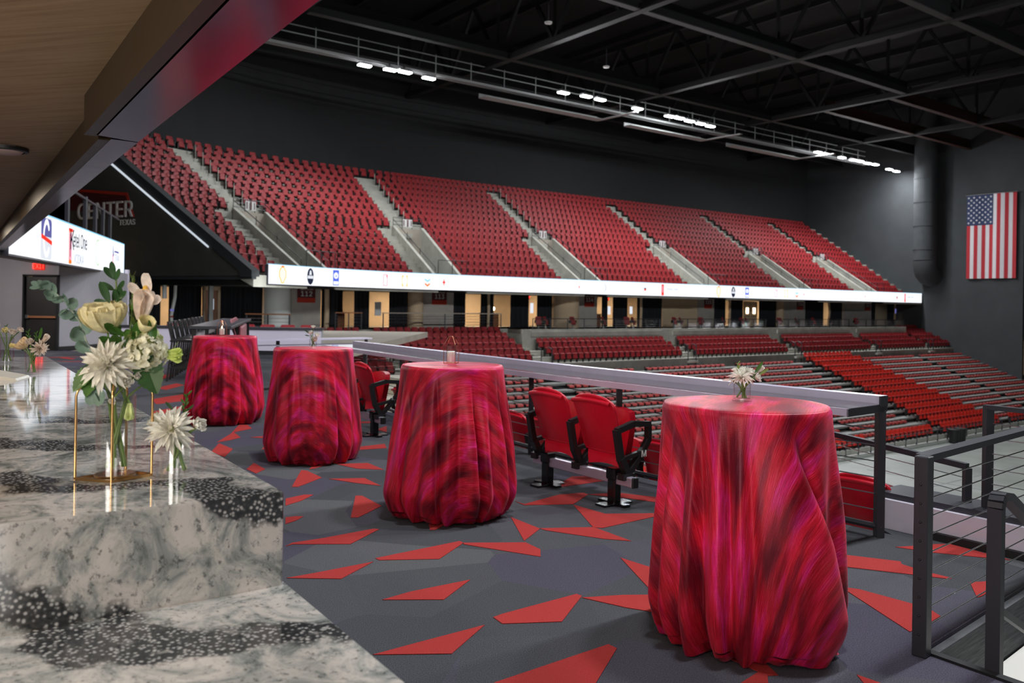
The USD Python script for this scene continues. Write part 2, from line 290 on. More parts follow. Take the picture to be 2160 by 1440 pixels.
def leafmat(name, col, tr=.3, rough=.45, noise=30):
    c = np.array(col); graph(name, {'tc': ('texture_coordinate', {}), 'n': ('noise_texture', {'scale': noise, 'detail': 3}), 'r': ('rgb_ramp', {'ramp': [(.3, tuple(c * .78)), (.7, tuple(np.minimum(c * 1.15, 1)))]}), 'p': ('principled_bsdf', {'roughness': rough, 'specular_ior_level': .4}), 't': ('translucent_bsdf', {}), 'x': ('mix_closure', {'fac': tr})},
        [('tc.object', 'n.vector'), ('n.fac', 'r.fac'), ('r.color', 'p.base_color'), ('r.color', 't.color'), ('p.BSDF', 'x.closure1'), ('t.BSDF', 'x.closure2')], 'x.closure')
for _n, _c3, _t in (('petal_white', (.90, .86, .78), .35), ('petal_ivory', (.86, .84, .66), .3), ('petal_cream', (.88, .80, .50), .3), ('petal_blush', (.86, .74, .64), .35), ('petal_peach', (.88, .66, .40), .3), ('petal_yellow', (.9, .55, .08), .2), ('petal_yellow2', (.86, .74, .36), .3), ('petal_lime', (.66, .74, .34), .3), ('bud_green', (.55, .66, .18), .25), ('eye_green', (.55, .62, .15), .1)): leafmat(_n, _c3, _t, .55, 60)
for _n, _c3, _t in (('leaf_dark', (.030, .085, .025), .2), ('leaf_green', (.06, .16, .025), .25), ('leaf_olive', (.085, .12, .025), .2), ('leaf_lime', (.22, .32, .07), .3), ('leaf_eucalyptus', (.16, .25, .20), .2), ('stem_green', (.16, .25, .06), .15), ('stem_grey', (.28, .32, .26), .1)): leafmat(_n, _c3, _t)
def clear(name, k0, k1, tint):
    graph(name, {'f': ('layer_weight', {'blend': .5}), 'w': ('math', {'math_type': 'power', 'value2': 4.0}), 'k': ('math', {'math_type': 'multiply_add', 'value2': k1, 'value3': k0, 'use_clamp': True}), 't': ('transparent_bsdf', {'color': tint}), 'g': ('glossy_bsdf', {'color': (1, 1, 1), 'roughness': .01}), 'x': ('mix_closure', {})}, [('f.facing', 'w.value1'), ('w.value', 'k.value1'), ('k.value', 'x.fac'), ('t.BSDF', 'x.closure1'), ('g.BSDF', 'x.closure2')], 'x.closure')
clear('glass', .06, .6, (.985, .99, .99)); clear('water', .02, .4, (.97, .985, .97))
mat('gold', (.80, .48, .20), .25, metal=1.); mat('copper', (.80, .36, .22), .28, metal=1.)
mat('wax', (.85, .80, .76), .5, subsurface_weight=.3, subsurface_scale=.02)
mat('cream_plastic', (.62, .58, .50), .4)
mat('seat_dusty', (.36, .12, .14), .6)
emat('strip_light', (.62, .68, .75), .75)
mat('wall_end', (.075, .075, .068), .85, noise=(.6, .15, 4))

# ================================================================ ARENA SHELL
_CP = np.array([(-13.9, 39.6), (-12.9, 41.8), (-10.8, 46.2), (-8.2, 50.2), (-4.4, 54.1), (0, 57.6), (10.65, 65.7), (24.5, 76.0), (36.7, 85.1), (44.3, 90.8), (47, 92.8)])
def _cr(P, n=24):
    out = []
    for i in range(1, len(P) - 2):
        p0, p1, p2, p3 = P[i - 1], P[i], P[i + 1], P[i + 2]
        for t in np.linspace(0, 1, n, endpoint=False):
            out.append(.5 * ((2 * p1) + (p2 - p0) * t + (2 * p0 - 5 * p1 + 4 * p2 - p3) * t * t + (3 * p1 - p0 - 3 * p2 + p3) * t ** 3))
    out.append(P[-2]); return np.array(out)
RP = _cr(_CP); RS = np.r_[0, np.cumsum(np.linalg.norm(np.diff(RP, axis=0), axis=1))]; RL = RS[-1]
_tg = np.gradient(RP, RS, axis=0); _tg /= np.linalg.norm(_tg, axis=1)[:, None]
def ring(s, d=0., z=None):
    """a point d metres behind the front of the upper stand, s metres along it; and the angle of the row there"""
    s = np.asarray(s, float)
    x = np.interp(s, RS, RP[:, 0]); y = np.interp(s, RS, RP[:, 1])
    tx = np.interp(s, RS, _tg[:, 0]); ty = np.interp(s, RS, _tg[:, 1])
    a = np.arctan2(ty, tx); k = np.clip((26. - s) / 12., 0, 1); a2 = a - math.radians(6.5) * k * (3 - 2 * k) * k * np.clip((s + 4) / 8., .35, 1)
    p = np.stack([x - d * np.sin(a2), y + d * np.cos(a2)], -1)
    if z is not None: p = np.concatenate([p, np.broadcast_to(z, p.shape[:-1])[..., None]], -1)
    return p, a2
def sweep(mb, prof, s0, s1, step=1.5, caps=True, fn=None):
    """a cross-section [(d, z) ...] (closed) along the stand"""
    n = max(2, int((s1 - s0) / step) + 1); ss = np.linspace(s0, s1, n)
    prof = np.array(prof, float); m = len(prof)
    if fn is None: fn = lambda s, d, z: ring(s, d, z)[0]
    V = np.stack([fn(ss, d, z) for d, z in prof], 1)                  # n, m, 3
    F = [(i * m + j, (i + 1) * m + j, (i + 1) * m + (j + 1) % m, i * m + (j + 1) % m) for i in range(n - 1) for j in range(m)]
    mb.add(V.reshape(-1, 3), F)
    if caps:
        vv, f = trimesh.creation.triangulate_polygon(Polygon(prof), engine='earcut')
        f = np.argmin(((np.asarray(vv)[:, None] - prof[None]) ** 2).sum(-1), 1)[np.asarray(f)]
        mb.add(V[0], f); mb.add(V[-1], f[:, ::-1])
    return mb
def lower(t, d, z):
    t = np.asarray(t, float); p = P1 + t[..., None] * UA + d * NA
    return np.concatenate([p, np.broadcast_to(z, p.shape[:-1])[..., None]], -1)

# --- setting: event floor, roof, end walls
mb = MB(); mb.prism([arena(-40, 12), arena(66, 12), arena(66, -70), arena(-40, -70)], -8.2, -7.75)
struct('floor_event', mb, 'concrete_floor', 'pale concrete event floor at the bottom of the arena')
mb = MB()
for i in range(9): mb.bar(arena(8 + i * 6.2, -19.5, -7.742), arena(8 + i * 6.2, -60, -7.742), .05, .02)
for i in range(5): mb.bar(arena(0, -24 - i * 7.5, -7.742), arena(64, -24 - i * 7.5, -7.742), .05, .02)
struct('trim_1', mb, 'catwalk_grey', 'saw-cut joints in the pale event floor')
mb = MB(); mb.prism([arena(-60, 30), arena(90, 30), arena(90, -75), arena(-60, -75)], 24, 24.4)
struct('ceiling', mb, 'roof_black', 'black roof deck high above the arena')
mb = MB(); sweep(mb, [(14.3, 8.), (14.6, 8.), (14.6, 24.), (14.3, 24.)], -6, RL + 1.2, 3)
struct('wall_upper', mb, 'wall_charcoal', 'charcoal wall above the top row of the upper stand')
mb = MB()
ea, eb = ring(RL + .3, 15)[0], ring(RL + .3, 0)[0]; ed = (eb - ea) / np.linalg.norm(eb - ea); eb = eb + ed * 10.1; en = np.array((ed[1], -ed[0]))
EW = lambda s, z, o=0.: np.array([*(ring(RL + .3, 0)[0] + ed * s + en * o), z])
mb.prism([ea, eb, eb - en * .5, ea - en * .5], -8, 24)
struct('wall_right', mb, 'wall_dark', 'dark grey end wall of the arena beside the right end of the stands')
mb = MB(); mb.prism([eb + ed * .0 - en * .6, eb + ed * 16 - en * .6, eb + ed * 16 - en * 1.0, eb - en * 1.0], -8, 24)
struct('wall_far_right', mb, 'wall_charcoal', 'recessed charcoal wall past the corner of the end wall')
mb = MB(); mb.prism([eb - en * .35, eb + ed * 1.6 - en * .35, eb + ed * 1.6 - en * .55, eb - en * .55], -4.6, -1.2)
struct('door_2', mb, 'wall_warm', 'tan door panel in the far right corner')

# --- upper stand: stepped concrete, rows of seats, aisles with openings below them
NROW, RD, RR, D0, Z0 = 16, .83, .555, .62, 2.85
tread = lambda i: (D0 + RD * i, Z0 + RR * i)
AIS = [4.9, 15.4, 28.2, 42.0, 55.4, 66.9]                             # centres of the aisles
VOMW, AISW, VROW = 1.55, .62, 7                                       # half widths; openings reach up to row 7
prof = [(0, Z0 - .25)]
for i in range(NROW):
    d, z = tread(i); prof += [(d - .0 if i else .0, z), (d + RD, z)]
prof += [(14.4, tread(NROW - 1)[1]), (14.4, tread(NROW - 1)[1] - .5), (1.5, Z0 - .6), (0, Z0 - .6)]
lowp = prof[:1 + 2 * VROW] + [(tread(VROW)[0], tread(VROW - 1)[1] - 1.2), (0, Z0 - .6)]
highp = [(tread(VROW)[0], tread(VROW - 1)[1] - 1.2)] + prof[1 + 2 * VROW:-2] + [(tread(VROW)[0], tread(VROW)[1] - 1.3)]
highp = [(tread(VROW)[0], tread(VROW)[1] - 1.6)] + prof[1 + 2 * VROW:1 + 2 * NROW] + [(14.4, tread(NROW - 1)[1]), (14.4, tread(NROW - 1)[1] - 1.)]
mb = MB(); sweep(mb, highp, 0, RL)
edges = [0] + [x for a in AIS for x in (a - .75, a + VOMW)] + [RL]
for a, b in zip(edges[::2], edges[1::2]): sweep(mb, lowp, a, b)
struct('floor_upper_stand', mb, 'concrete_pale', 'stepped concrete of the upper stand')
mb = MB(); sweep(mb, [(0.05, 2.33), (13.5, 2.33), (14.3, 2.7), (14.3, 9.2), (7.0, 4.6), (1.2, 2.55)], .2, RL, 3)
struct('ceiling_concourse', mb, 'wall_charcoal', 'dark underside of the upper stand above the concourse')
# front parapet of the upper stand behind the LED ribbon
mb = MB(); sweep(mb, [(-.02, 2.36), (.12, 2.36), (.12, 3.42), (-.02, 3.42)], .95, RL)
struct('trim_2', mb, 'metal_dark', 'dark front parapet of the upper stand')
# aisle steps
ORD = ['first', 'second', 'third', 'fourth', 'fifth', 'sixth', 'seventh']
for k, a in enumerate(AIS):
    t = thing('aisle_stair', 'pale concrete stair of the %s aisle from the left in the upper stand' % ORD[k], 'stairs', group=None)
    m = MB()
    for i in range(VROW, NROW):
        d, z = tread(i)
        sweep(m, [(d - .28, z - .03), (d + .02, z - .03), (d + .02, z - RR / 2), (d - .28, z - RR / 2)][::-1] if 0 else [(d - .30, z - RR), (d + .01, z - RR), (d + .01, z - RR / 2), (d - .30, z - RR / 2)], a - AISW, a + AISW, 2)
    obj('step', m, 'concrete_pale', t, kind='stuff')
    m = MB()
    for i in range(0, VROW):
        d, z = tread(i)
        sweep(m, [(d - .30, z - RR), (d + .01, z - RR), (d + .01, z - RR / 2), (d - .30, z - RR / 2)], a - .75 - 1.2, a - .78, 2)
    obj('step', m, 'concrete_pale', t, kind='stuff')
# openings (vomitories)
for k, a in enumerate(AIS):
    t = thing('stand_opening', 'concrete-walled entrance opening under the %s aisle from the left' % ORD[k], 'stadium entrance', group=None)
    s0, s1 = a - .75, a + VOMW
    for nm, sa, sb in (('parapet', s0, s0 + .22), ('parapet', s1 - .22, s1)):
        d1, z1 = tread(VROW); m = MB()
        sweep(m, [(0.02, 2.4), (0.02, Z0 + .62), (.7, Z0 + .62), (d1 - .1, z1 + .25), (d1, z1 + .25), (d1, 2.4)], sa, sb, 2)
        obj(nm, m, 'concrete_pale', t)
    m = MB(); d1, z1 = tread(VROW); sweep(m, [(d1 - .12, 2.4), (d1 - .12, z1 + .1), (d1 + .05, z1 + .1), (d1 + .05, 2.4)], s0, s1, 2); obj('back_wall', m, 'concrete_tan', t)
    m = MB(); sweep(m, [(d1 - .16, 2.45), (d1 - .16, 4.7), (d1 - .10, 4.7), (d1 - .10, 2.45)], s0 + .3, s1 - .3, 2); obj('doorway', m, 'black_matte', t)
    m = MB(); sweep(m, [(.02, 2.4), (.02, 2.5), (d1, 2.5), (d1, 2.4)], s0, s1, 2); obj('landing', m, 'concrete_tan', t)
    m = MB()                                                        # guard rail round the top
    for z in (z1 + .35, z1 + .6, z1 + .85): m.tube([*ring(np.array([s0 + .1, s1 - .1]), d1 + .02, z)[0]], .022, 6)
    for s in np.linspace(s0 + .1, s1 - .1, 4): m.tube([ring(s, d1 + .02, z1 - .1)[0], ring(s, d1 + .02, z1 + .85)[0]], .022, 6)
    for s in (s0 + .11, s1 - .11):
        m.tube([ring(s, .6, Z0 + 1.05)[0], ring(s, d1, z1 + .7)[0]], .022, 6)
        for d in (.6, 2.6, 4.4): m.tube([ring(s, d, Z0 + .4 + d * .6)[0], ring(s, d, Z0 + .65 + d * .66)[0]], .02, 6)
    obj('guard_rail', m, 'metal_dark', t)
    m = MB(); sweep(m, [(.05, 3.3), (.05, Z0 + 1.15), (.09, Z0 + 1.15), (.09, 3.3)], s0, s1, 2)
    m2 = MB()
    for s in (s0, (s0 + s1) / 2, s1): m2.tube([ring(s, .06, 3.3)[0], ring(s, .06, 4.35)[0]], .025, 6)
    m2.tube([*ring(np.linspace(s0, s1, 4), .06, 4.35)[0]], .025, 6); obj('front_rail', m2, 'metal_dark', t)
    m = MB(); p, an = ring(a + .4, d1 - .04, z1 + .5)
    m.box(p, (.75, .03, .55), rz=float(an)); pn = obj('section_sign', m, 'white_print', t)
    m = MB(); q = ring(a + .4, d1 - .08, z1 + .5)[0]; m.box(q, (.08, .03, .5), rz=float(an)); m.box(ring(a + .12, d1 - .08, z1 + .5)[0], (.05, .03, .4), rz=float(an)); m.box(ring(a + .65, d1 - .08, z1 + .5)[0], (.05, .03, .4), rz=float(an)); obj('panel', m, 'banner_maroon', pn)
# hand-rail posts beside the aisles
for k, a in enumerate(AIS[:6]):
    for i in range(VROW + 1, NROW - 1):
        p = ring(a + AISW + .05, tread(i)[0] + .35, tread(i)[1])[0]
        if k > 2: continue
        m = MB(); m.tube([(0, 0, 0), (0, 0, .95)], .03, 6)
        tag = 'pale handrail post, %s up beside the %s aisle from the left in the upper stand' % (OW(i - VROW - 1), ORD[k])
        if i == VROW + 1 and k == 0: hp = thing('handrail_post', tag, 'post', p, 0, 'aisle posts %d' % (k + 1)); obj('pole', m, 'concrete_pale', hp); obj('base_plate', MB().box((0, 0, .01), (.14, .14, .02)), 'metal_dark', hp)
        else: dup(hp, p, 0, tag, 'aisle posts %d' % (k + 1))
# end wall of the upper stand (left), its capping and lettering
ew0 = ring(0, 0)[0]; ew1 = ring(0, 14.6)[0]; ewd = (ew1 - ew0) / np.linalg.norm(ew1 - ew0); ewn = np.array((ewd[1], -ewd[0]))
if ewn @ (-ew0) < 0: ewn = -ewn
EWP = lambda d, z, o=0.: np.array([*(ew0 + ewd * d + ewn * o), z])
def planar(mb, poly, o0, o1):
    """a polygon in (d, z) on the end wall, from o0 to o1 metres proud of it"""
    P = poly if isinstance(poly, Polygon) else Polygon(poly)
    m = trimesh.creation.extrude_polygon(P, 1.0, engine='earcut'); v = m.vertices
    mb.add(np.array([EWP(a, b, o0 + (o1 - o0) * c) for a, b, c in v]), m.faces if o1 > o0 else m.faces[:, ::-1]); return mb
m = MB(); planar(m, [(-.25, 2.75), (-.25, 2.95), (14.6, 12.2), (14.6, 2.75)], 0, .3)
endw = struct('wall_stand_end', m, 'wall_end', 'black triangular end wall of the upper stand with a white sign')
m = MB(); planar(m, [(-.3, 2.75), (-.3, 3.05), (14.6, 12.35), (14.6, 11.75), (.6, 3.05), (.5, 2.75)], -.1, .42); obj('capping', m, 'wall_dark', endw, label='grey sloping capping of the end wall')
m = MB(); planar(m, [(2.7, 4.30), (14.6, 11.70), (14.6, 11.58), (2.7, 4.22)], .42, .5); obj('edge_light', m, 'strip_light', endw, label='white light strip along the sloping edge')
m = MB(); planar(m, [(-.2, 2.62), (14.6, 2.62), (14.6, 2.8), (-.2, 2.8)], 0, .3); obj('bottom_edge', m, 'wall_dark', endw)

# ================================================================ SEATS OF THE STANDS
def seat_parts(red='seat_red'):
    """a tip-up stadium seat: back, raised seat pan, black standard; faces -y"""
    b = MB(); n = 7
    xs = np.linspace(-.225, .225, n); rows = []
    for k, (z, w, y) in enumerate(((.40, .92, .02), (.47, 1., .03), (.66, 1., .075), (.80, .97, .115), (.86, .80, .128))):
        cur = -.03 * (xs / .225) ** 2
        rows.append(np.stack([xs * w, y + cur, np.full(n, z)], -1))
    F = np.array(rows); B = F[::-1] + np.array((0, .05, 0.)); b.grid(np.concatenate([F, B, F[:1]]), flip=False)
    for j in (0, n - 1):
        loop = np.concatenate([F[:, j], B[:, j]]); b.add(loop, [(0, i, i + 1) if j else (0, i + 1, i) for i in range(1, len(loop) - 1)])
    p = MB(); p.rbox((0, -.075, .43), (.42, .09, .40), .03, rx=math.radians(-14))
    k = MB()
    for sx in (-.245, .245): k.box((sx, 0, .33), (.035, .26, .34)); k.box((sx, -.08, .56), (.045, .36, .035))
    k.box((0, .05, .22), (.5, .06, .10))
    k.box((-.245, .04, .1), (.05, .07, .2)); k.box((.245, .04, .1), (.05, .07, .2))
    return [('backrest', b, red, False), ('seat_pan', p, red, False), ('standard', k, 'black_plastic', False)]
SEATS = seat_parts()
upper = []
SEC = [(0.35, AIS[0])] + list(zip(AIS, AIS[1:])) + [(AIS[-1], RL - .9)]
for si, (a, b) in enumerate(SEC):
    for i in range(NROW):
        d, z = tread(i)
        lo = a + (.3 if si == 0 else ((VOMW + .1) if i < VROW + 1 else AISW + .1)); hi = b - (.7 if si == 6 else ((.75 + 1.25) if i < VROW else AISW + .1))
        if si == 0: lo = .3
        if i >= NROW - 1: lo, hi = (a if si else .3), (b if si < 6 else b - .7)
        n = int((hi - lo) / .53)
        for j in range(n):
            s = lo + (hi - lo) * (j + .5) / n
            p, an = ring(s, d + .50, z); upper.append((*p, float(an), si))
UT = ['upper block by the black end wall', 'upper block past the first aisle', 'upper block after the second aisle', 'upper block after the third aisle', 'upper block after the fourth aisle', 'upper block after the fifth aisle', 'last upper block']
upper_label = lambda si: ('red stadium seat', UT[si])
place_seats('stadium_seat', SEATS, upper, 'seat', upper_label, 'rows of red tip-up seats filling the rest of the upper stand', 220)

# --- lower stand: fixed rows on concrete steps
LD0, LZ0, LRD, LRR = -1.0, -1.55, .85, .36
LSEC = [(-5.0, -2.3, -2, 4), (-1.4, 8.3, -2, 3), (10.1, 22.7, 0, 3), (24.2, 36.0, 0, 3), (37.7, 49.0, 0, 3), (50.3, 59.2, 0, 3), (60.0, 65.2, -2, 3)]
mb = MB()
pr = [(2.2, -.12), (2.2, -3.3), (-3.62, -3.3)]
for i in range(2, -1, -1): pr += [(LD0 - LRD * (i + 1) + 0.0, LZ0 - LRR * i), (LD0 - LRD * i, LZ0 - LRR * i)]
pr += [(LD0, -.12)]
def lowprof(r0, r1):
    q = [(5, -.12), (5, -3.4), (LD0 - LRD * r1, -3.4)]
    for i in range(r1 - 1, r0 - 1, -1): q += [(LD0 - LRD * (i + 1), LZ0 - LRR * i), (LD0 - LRD * i, LZ0 - LRR * i)]
    q += [(LD0 - LRD * r0, -.12)]; return q[::-1]
ends = [-14, -1.9, 9.2, 23.4, 36.9, 49.7, 59.6, 67.]
for (a, b), (x0, x1, r0, r1) in zip(zip(ends, ends[1:]), LSEC): sweep(mb, lowprof(r0, 3), a, b, 40, fn=lower)
sweep(mb, [(-3.55, -2.3), (-3.4, -2.3), (-3.4, -3.6), (-3.55, -3.6)], -14, 67, 40, fn=lower)
struct('floor_lower_stand', mb, 'concrete_pale', 'stepped concrete of the lower stand')
for j, (a, b, r0, r1) in enumerate(LSEC[2:6]):
    mb = MB(); sweep(mb, [(-1.12, -.62), (-1.12, -.28), (-.8, -.28), (-.8, -.62)], a - .2, b + .1, 40, fn=lower)
    struct('trim_%d' % (3 + j), mb, 'concrete_pale', 'pale concrete kerb of the concourse edge above the lower rows')
lower_seats = []
for si, (a, b, r0, r1) in enumerate(LSEC):
    for i in range(r0, r1):
        sh = .35 * (i - r0) if si > 1 else 0
        n = int((b - a) / .53)
        for j in range(n):
            p = arena(a + (b - a) * (j + .5) / n, LD0 - LRD * i - .42 , LZ0 - LRR * i); lower_seats.append((*p, AANG, si))
LT = ['leftmost lower block', 'tall lower block', 'first railed lower block', 'second railed lower block', 'third railed lower block', 'fourth railed lower block', 'last lower block']
place_seats('lower_stand_seat', SEATS, lower_seats, 'seat', lambda si: ('red stadium seat', LT[si]), 'rows of red tip-up seats at the far end of the lower stand', 80 + 160)
# small stairs between the lower blocks
for j, t in enumerate((-1.9, 9.2, 23.4, 36.9, 49.7, 59.6)):
    st = thing('lower_stair', 'pale concrete stair between lower seat blocks, number %s from the left' % ORD[j], 'stairs', group=None)
    m = MB()
    for i in range(-2, 3): m.box(arena(t, LD0 - LRD * i - LRD - .1, LZ0 - LRR * i - LRR * .75), (1.0, .3, LRR * .5), rz=AANG)
    obj('step', m, 'concrete_pale', st, kind='stuff')
    m = MB()
    for tt in (t - .45, t + .45):
        m.bar(arena(tt, -3.6, -2.3), arena(tt, -3.6, -1.35), .06); m.bar(arena(tt, -3.6, -1.35), arena(tt, -3.2, -1.2), .05)
        m.bar(arena(tt, -3.62, -2.3), arena(tt, -3.62, -3.1), .07)
    m.bar(arena(t - .45, -3.6, -1.8), arena(t + .45, -3.6, -1.8), .04)
    obj('hand_rail', m, 'metal_dark', st)

# --- telescopic platforms with folded seats, one block with raised seats
TD0, TZ0, TRD, TRR, TN = -4.2, -2.98, .88, .345, 14
TSEC = [(-9.5, -1.2), (-.2, 7.6), (8.8, 16.4), (17.6, 26.2), (27.6, 35.0), None, (46.6, 54.6), (55.8, 66)]
for i in range(TN):
    d, z = TD0 - TRD * i, TZ0 - TRR * i
    tmax = 60.9 + .21 * i + (0 if i else 0)
    t = thing('telescopic_platform', 'grey telescopic seating deck, %s step down from the pale concrete wall' % (['first', 'second', 'third', 'fourth', 'fifth', 'sixth', 'seventh', 'eighth', 'ninth', 'tenth', 'eleventh', 'twelfth', 'thirteenth', 'fourteenth'][i]), 'seating deck')
    m = MB(); sweep(m, [(d - TRD, z - .13), (d - TRD, z), (d + .1, z), (d + .1, z - .13)], -10, 66.2, 80, fn=lower); obj('deck', m, 'deck_grey', t)
    m = MB(); sweep(m, [(d - TRD + .12, z - TRR), (d - TRD + .12, z - .13), (d - TRD + .2, z - .13), (d - TRD + .2, z - TRR)], -10, 66.2, 80, fn=lower); obj('riser', m, 'black_matte', t)
# folded seats: back lying forward on the pan
def folded_parts():
    b = MB(); b.rbox((0, .02, .19), (.42, .30, .06), .028, rx=math.radians(-6)); p = MB(); p.rbox((0, -.15, .12), (.42, .05, .11), .02)
    k = MB(); k.box((-.24, .0, .10), (.03, .26, .18)); k.box((0, 0, .10), (.5, .06, .06)); k.box((-.24, .10, .25), (.07, .10, .07))
    return [('backrest', b, 'seat_folded', False), ('seat_pan', p, 'seat_folded', False), ('standard', k, 'black_plastic', False)]
folded, raised = [], []
for i in range(TN):
    d, z = TD0 - TRD * i, TZ0 - TRR * i
    for si, sec in enumerate(TSEC):
        a, b = sec if sec else (36.4, 43.6 + .16 * i)
        if si == 6: a = 45.6 + .16 * i
        if si == 7: b = 64.6
        n = int((b - a) / .56)
        for j in range(n):
            p = arena(a + (b - a) * (j + .5) / n, d - (.34 if sec is None or i == TN - 1 else .16), z)
            if sec is None or (i == TN - 1): raised.append((*p, AANG, 0 if sec is None else 1))
            else: folded.append((*p, AANG, si))
FT = ['leftmost deck block', 'second deck block', 'third deck block', 'fourth deck block', 'deck block left of the raised seats', '', 'deck block right of the raised seats', 'last deck block']
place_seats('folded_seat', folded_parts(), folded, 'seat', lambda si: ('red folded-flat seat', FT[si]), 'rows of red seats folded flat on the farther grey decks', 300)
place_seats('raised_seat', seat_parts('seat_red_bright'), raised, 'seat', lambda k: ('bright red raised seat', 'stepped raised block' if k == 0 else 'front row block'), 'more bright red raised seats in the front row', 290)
# railing in front of the front row
t = thing('front_row_railing', 'low black railing along the front row on the event floor', 'railing')
d = TD0 - TRD * TN - .35
m = MB(); m.bar(arena(-10, d, -6.85), arena(64, d, -6.85), .05); obj('top_rail', m, 'metal_dark', t)
m = MB(); m.bar(arena(-10, d, -7.35), arena(64, d, -7.35), .03, .28); obj('bottom_rail', m, 'concrete_pale', t)
m = MB()
for k in range(50): m.bar(arena(-8 + k * 1.45, d, -7.75), arena(-8 + k * 1.45, d, -6.85), .07)
obj('post', m, 'metal_dark', t, kind='stuff')
m = MB(); sweep(m, [(d - .35, -7.75), (d - .35, -7.6), (d + 1.1, -7.6), (d + 1.1, -7.75)], -10, 64.6, 80, fn=lower); struct('trim_7', m, 'concrete_floor', 'low kerb under the front railing')
for k, tt in enumerate((36.6, 37.6)):
    t = thing('trash_barrel', '%s of the two black barrels standing at the front railing' % ('left one', 'right one')[k], 'barrel', arena(tt - 1.6, d - .7, -7.75))
    m = MB(); m.lathe([(.001, 0), (.30, 0), (.34, .5), (.36, .9), (.001, .9)], 20); obj('body', m, 'black_plastic', t, 40)
    m = MB(); m.lathe([(.38, .88), (.39, .93), (.38, .98), (.001, 1.02)], 20); obj('lid', m, 'black_plastic', t, 40)

# ================================================================ RIBBON
def led_on(curve, s0, s1, z0, z1, out):
    m = MB(); n = max(2, int((s1 - s0) / 1.2)); ss = np.linspace(s0, s1, n + 1)
    A = np.array([curve(s, z0, out) for s in ss]); B = np.array([curve(s, z1, out) for s in ss]); m.grid(np.stack([A, B], 1)); return m
def curve_poly(m, poly, curve, s, zc, out, th=.01):
    """a flat mark (polygon in metres, centred) standing on the display at s"""
    P = poly if not isinstance(poly, (list, tuple)) else Polygon(poly)
    if not P.is_valid: P = P.buffer(0)
    for g in getattr(P, 'geoms', [P]):
        me = trimesh.creation.extrude_polygon(g, th, engine='earcut')
        m.add(np.array([curve(s + x, zc + y, out + z) for x, y, z in me.vertices]), me.faces)
    return m
far_curve = lambda s, z, o: np.array([*ring(s, -.05 - o)[0], z])
rib = thing('led_ribbon', 'long white LED ribbon display along the front of the upper stand', 'LED display')
m = MB(); sweep(m, [(-.12, 2.40), (-.04, 2.40), (-.04, 3.45), (-.12, 3.45)], .92, RL - .2); m2 = led_on(far_curve, .95, RL - .25, 2.425, 3.42, .085)
obj('screen', m2, 'led_white', rib); obj('housing', m, 'metal_dark', rib)
m = MB(); sweep(m, [(-.13, 3.42), (-.05, 3.42), (-.05, 3.455), (-.13, 3.455)], .92, RL - .2); obj('top_edge', m, 'led_sky', rib, label='thin blue glowing line along the top of the display')
circ = lambda x, y, r: Point(x, y).buffer(r, 10)
def shell(): return Polygon([(-.10, -.44), (.10, -.44), (.15, -.30), (.27, -.12), (.30, .08), (.24, .28), (.12, .40), (0, .44), (-.12, .40), (-.24, .28), (-.30, .08), (-.27, -.12), (-.15, -.30)])
def ball(): return Polygon([(.26 * math.cos(a) * (1 if abs(math.sin(a)) < .9 else .9), .45 * math.sin(a)) for a in np.linspace(0, 2 * PI, 28)[:-1]])
def star4(r=.2): return Polygon([(0, r), (.22 * r, .22 * r), (.62 * r, 0), (.22 * r, -.22 * r), (0, -r), (-.22 * r, -.22 * r), (-.62 * r, 0), (-.22 * r, .22 * r)])
def frame(w, h, b): return sbox(-w, -h, w, h).difference(sbox(-w + b, -h + b, w - b, h - b))
def chevron(w, h, t): return Polygon([(-w, h), (0, h - t * 1.1), (w, h), (w, h - t), (0, h - 2.1 * t), (-w, h - t)])
def marks(s, items, curve, parent, zc=2.92, out=.09):
    for name, colr, poly, lift in items:
        m = MB(); curve_poly(m, poly, curve, s, zc, out + lift * .004); obj(name, m, 'led_' + colr, parent)
MK = lambda P, dx=0, dy=0: affinity.translate(P, dx, dy)
SH = [('shell_mark', 'yellow', shell().difference(shell().buffer(-.05)), 1), ('shell_mark', 'orange', sbox(-.1, .40, .1, .47), 2), ('shell_mark', 'cream', shell().buffer(-.05), 1)]
BL = [('ball_mark', 'dark', ball(), 1), ('ball_mark', 'silver', Polygon([(-.10, .08), (.10, .08), (.07, .28), (0, .34), (-.07, .28)]), 2), ('ball_mark', 'silver', sbox(-.23, -.12, .23, .04), 2)]
BX = [('badge_mark', 'blue', sbox(-.24, -.43, .24, .43), 1), ('badge_mark', 'white', unary_union([circ(0, .12, .18), sbox(-.20, -.38, .20, -.2)]), 2), ('badge_mark', 'blue', circ(0, .10, .05), 3)]
CD = [('card_mark', 'pink', frame(.16, .34, .03), 1), ('card_mark', 'pink', sbox(.08, .16, .16, .34), 2)]
HG = [('hourglass_mark', 'yellow', sbox(-.22, -.34, .22, .34).difference(ball().buffer(-.07)).difference(sbox(-.05, -.4, .05, .4)), 1)]
CH = [('chevron_mark', 'sky', chevron(.22, .22, .12), 1), ('chevron_mark', 'orange', chevron(.2, -.06, .12), 1)]
ST = [('star_mark', 'red', star4(.24), 1)]; ST2 = [('star_mark', 'red', star4(.14), 1)]
RG = [('ring_mark', 'grey', circ(0, 0, .34).difference(circ(-.05, 0, .33)), 1)]
CN = [('can_mark', 'dark', sbox(-.1, -.02, .1, .1), 1), ('can_mark', 'red', sbox(-.1, -.12, .1, -.0), 2), ('can_mark', 'grey', circ(0, 0, .24).difference(circ(.03, 0, .235)), 1)]
BT = [('bottle_mark', 'red', sbox(-.13, -.45, .13, .42), 1), ('bottle_mark', 'rose', sbox(-.05, -.2, .05, .3), 2)]
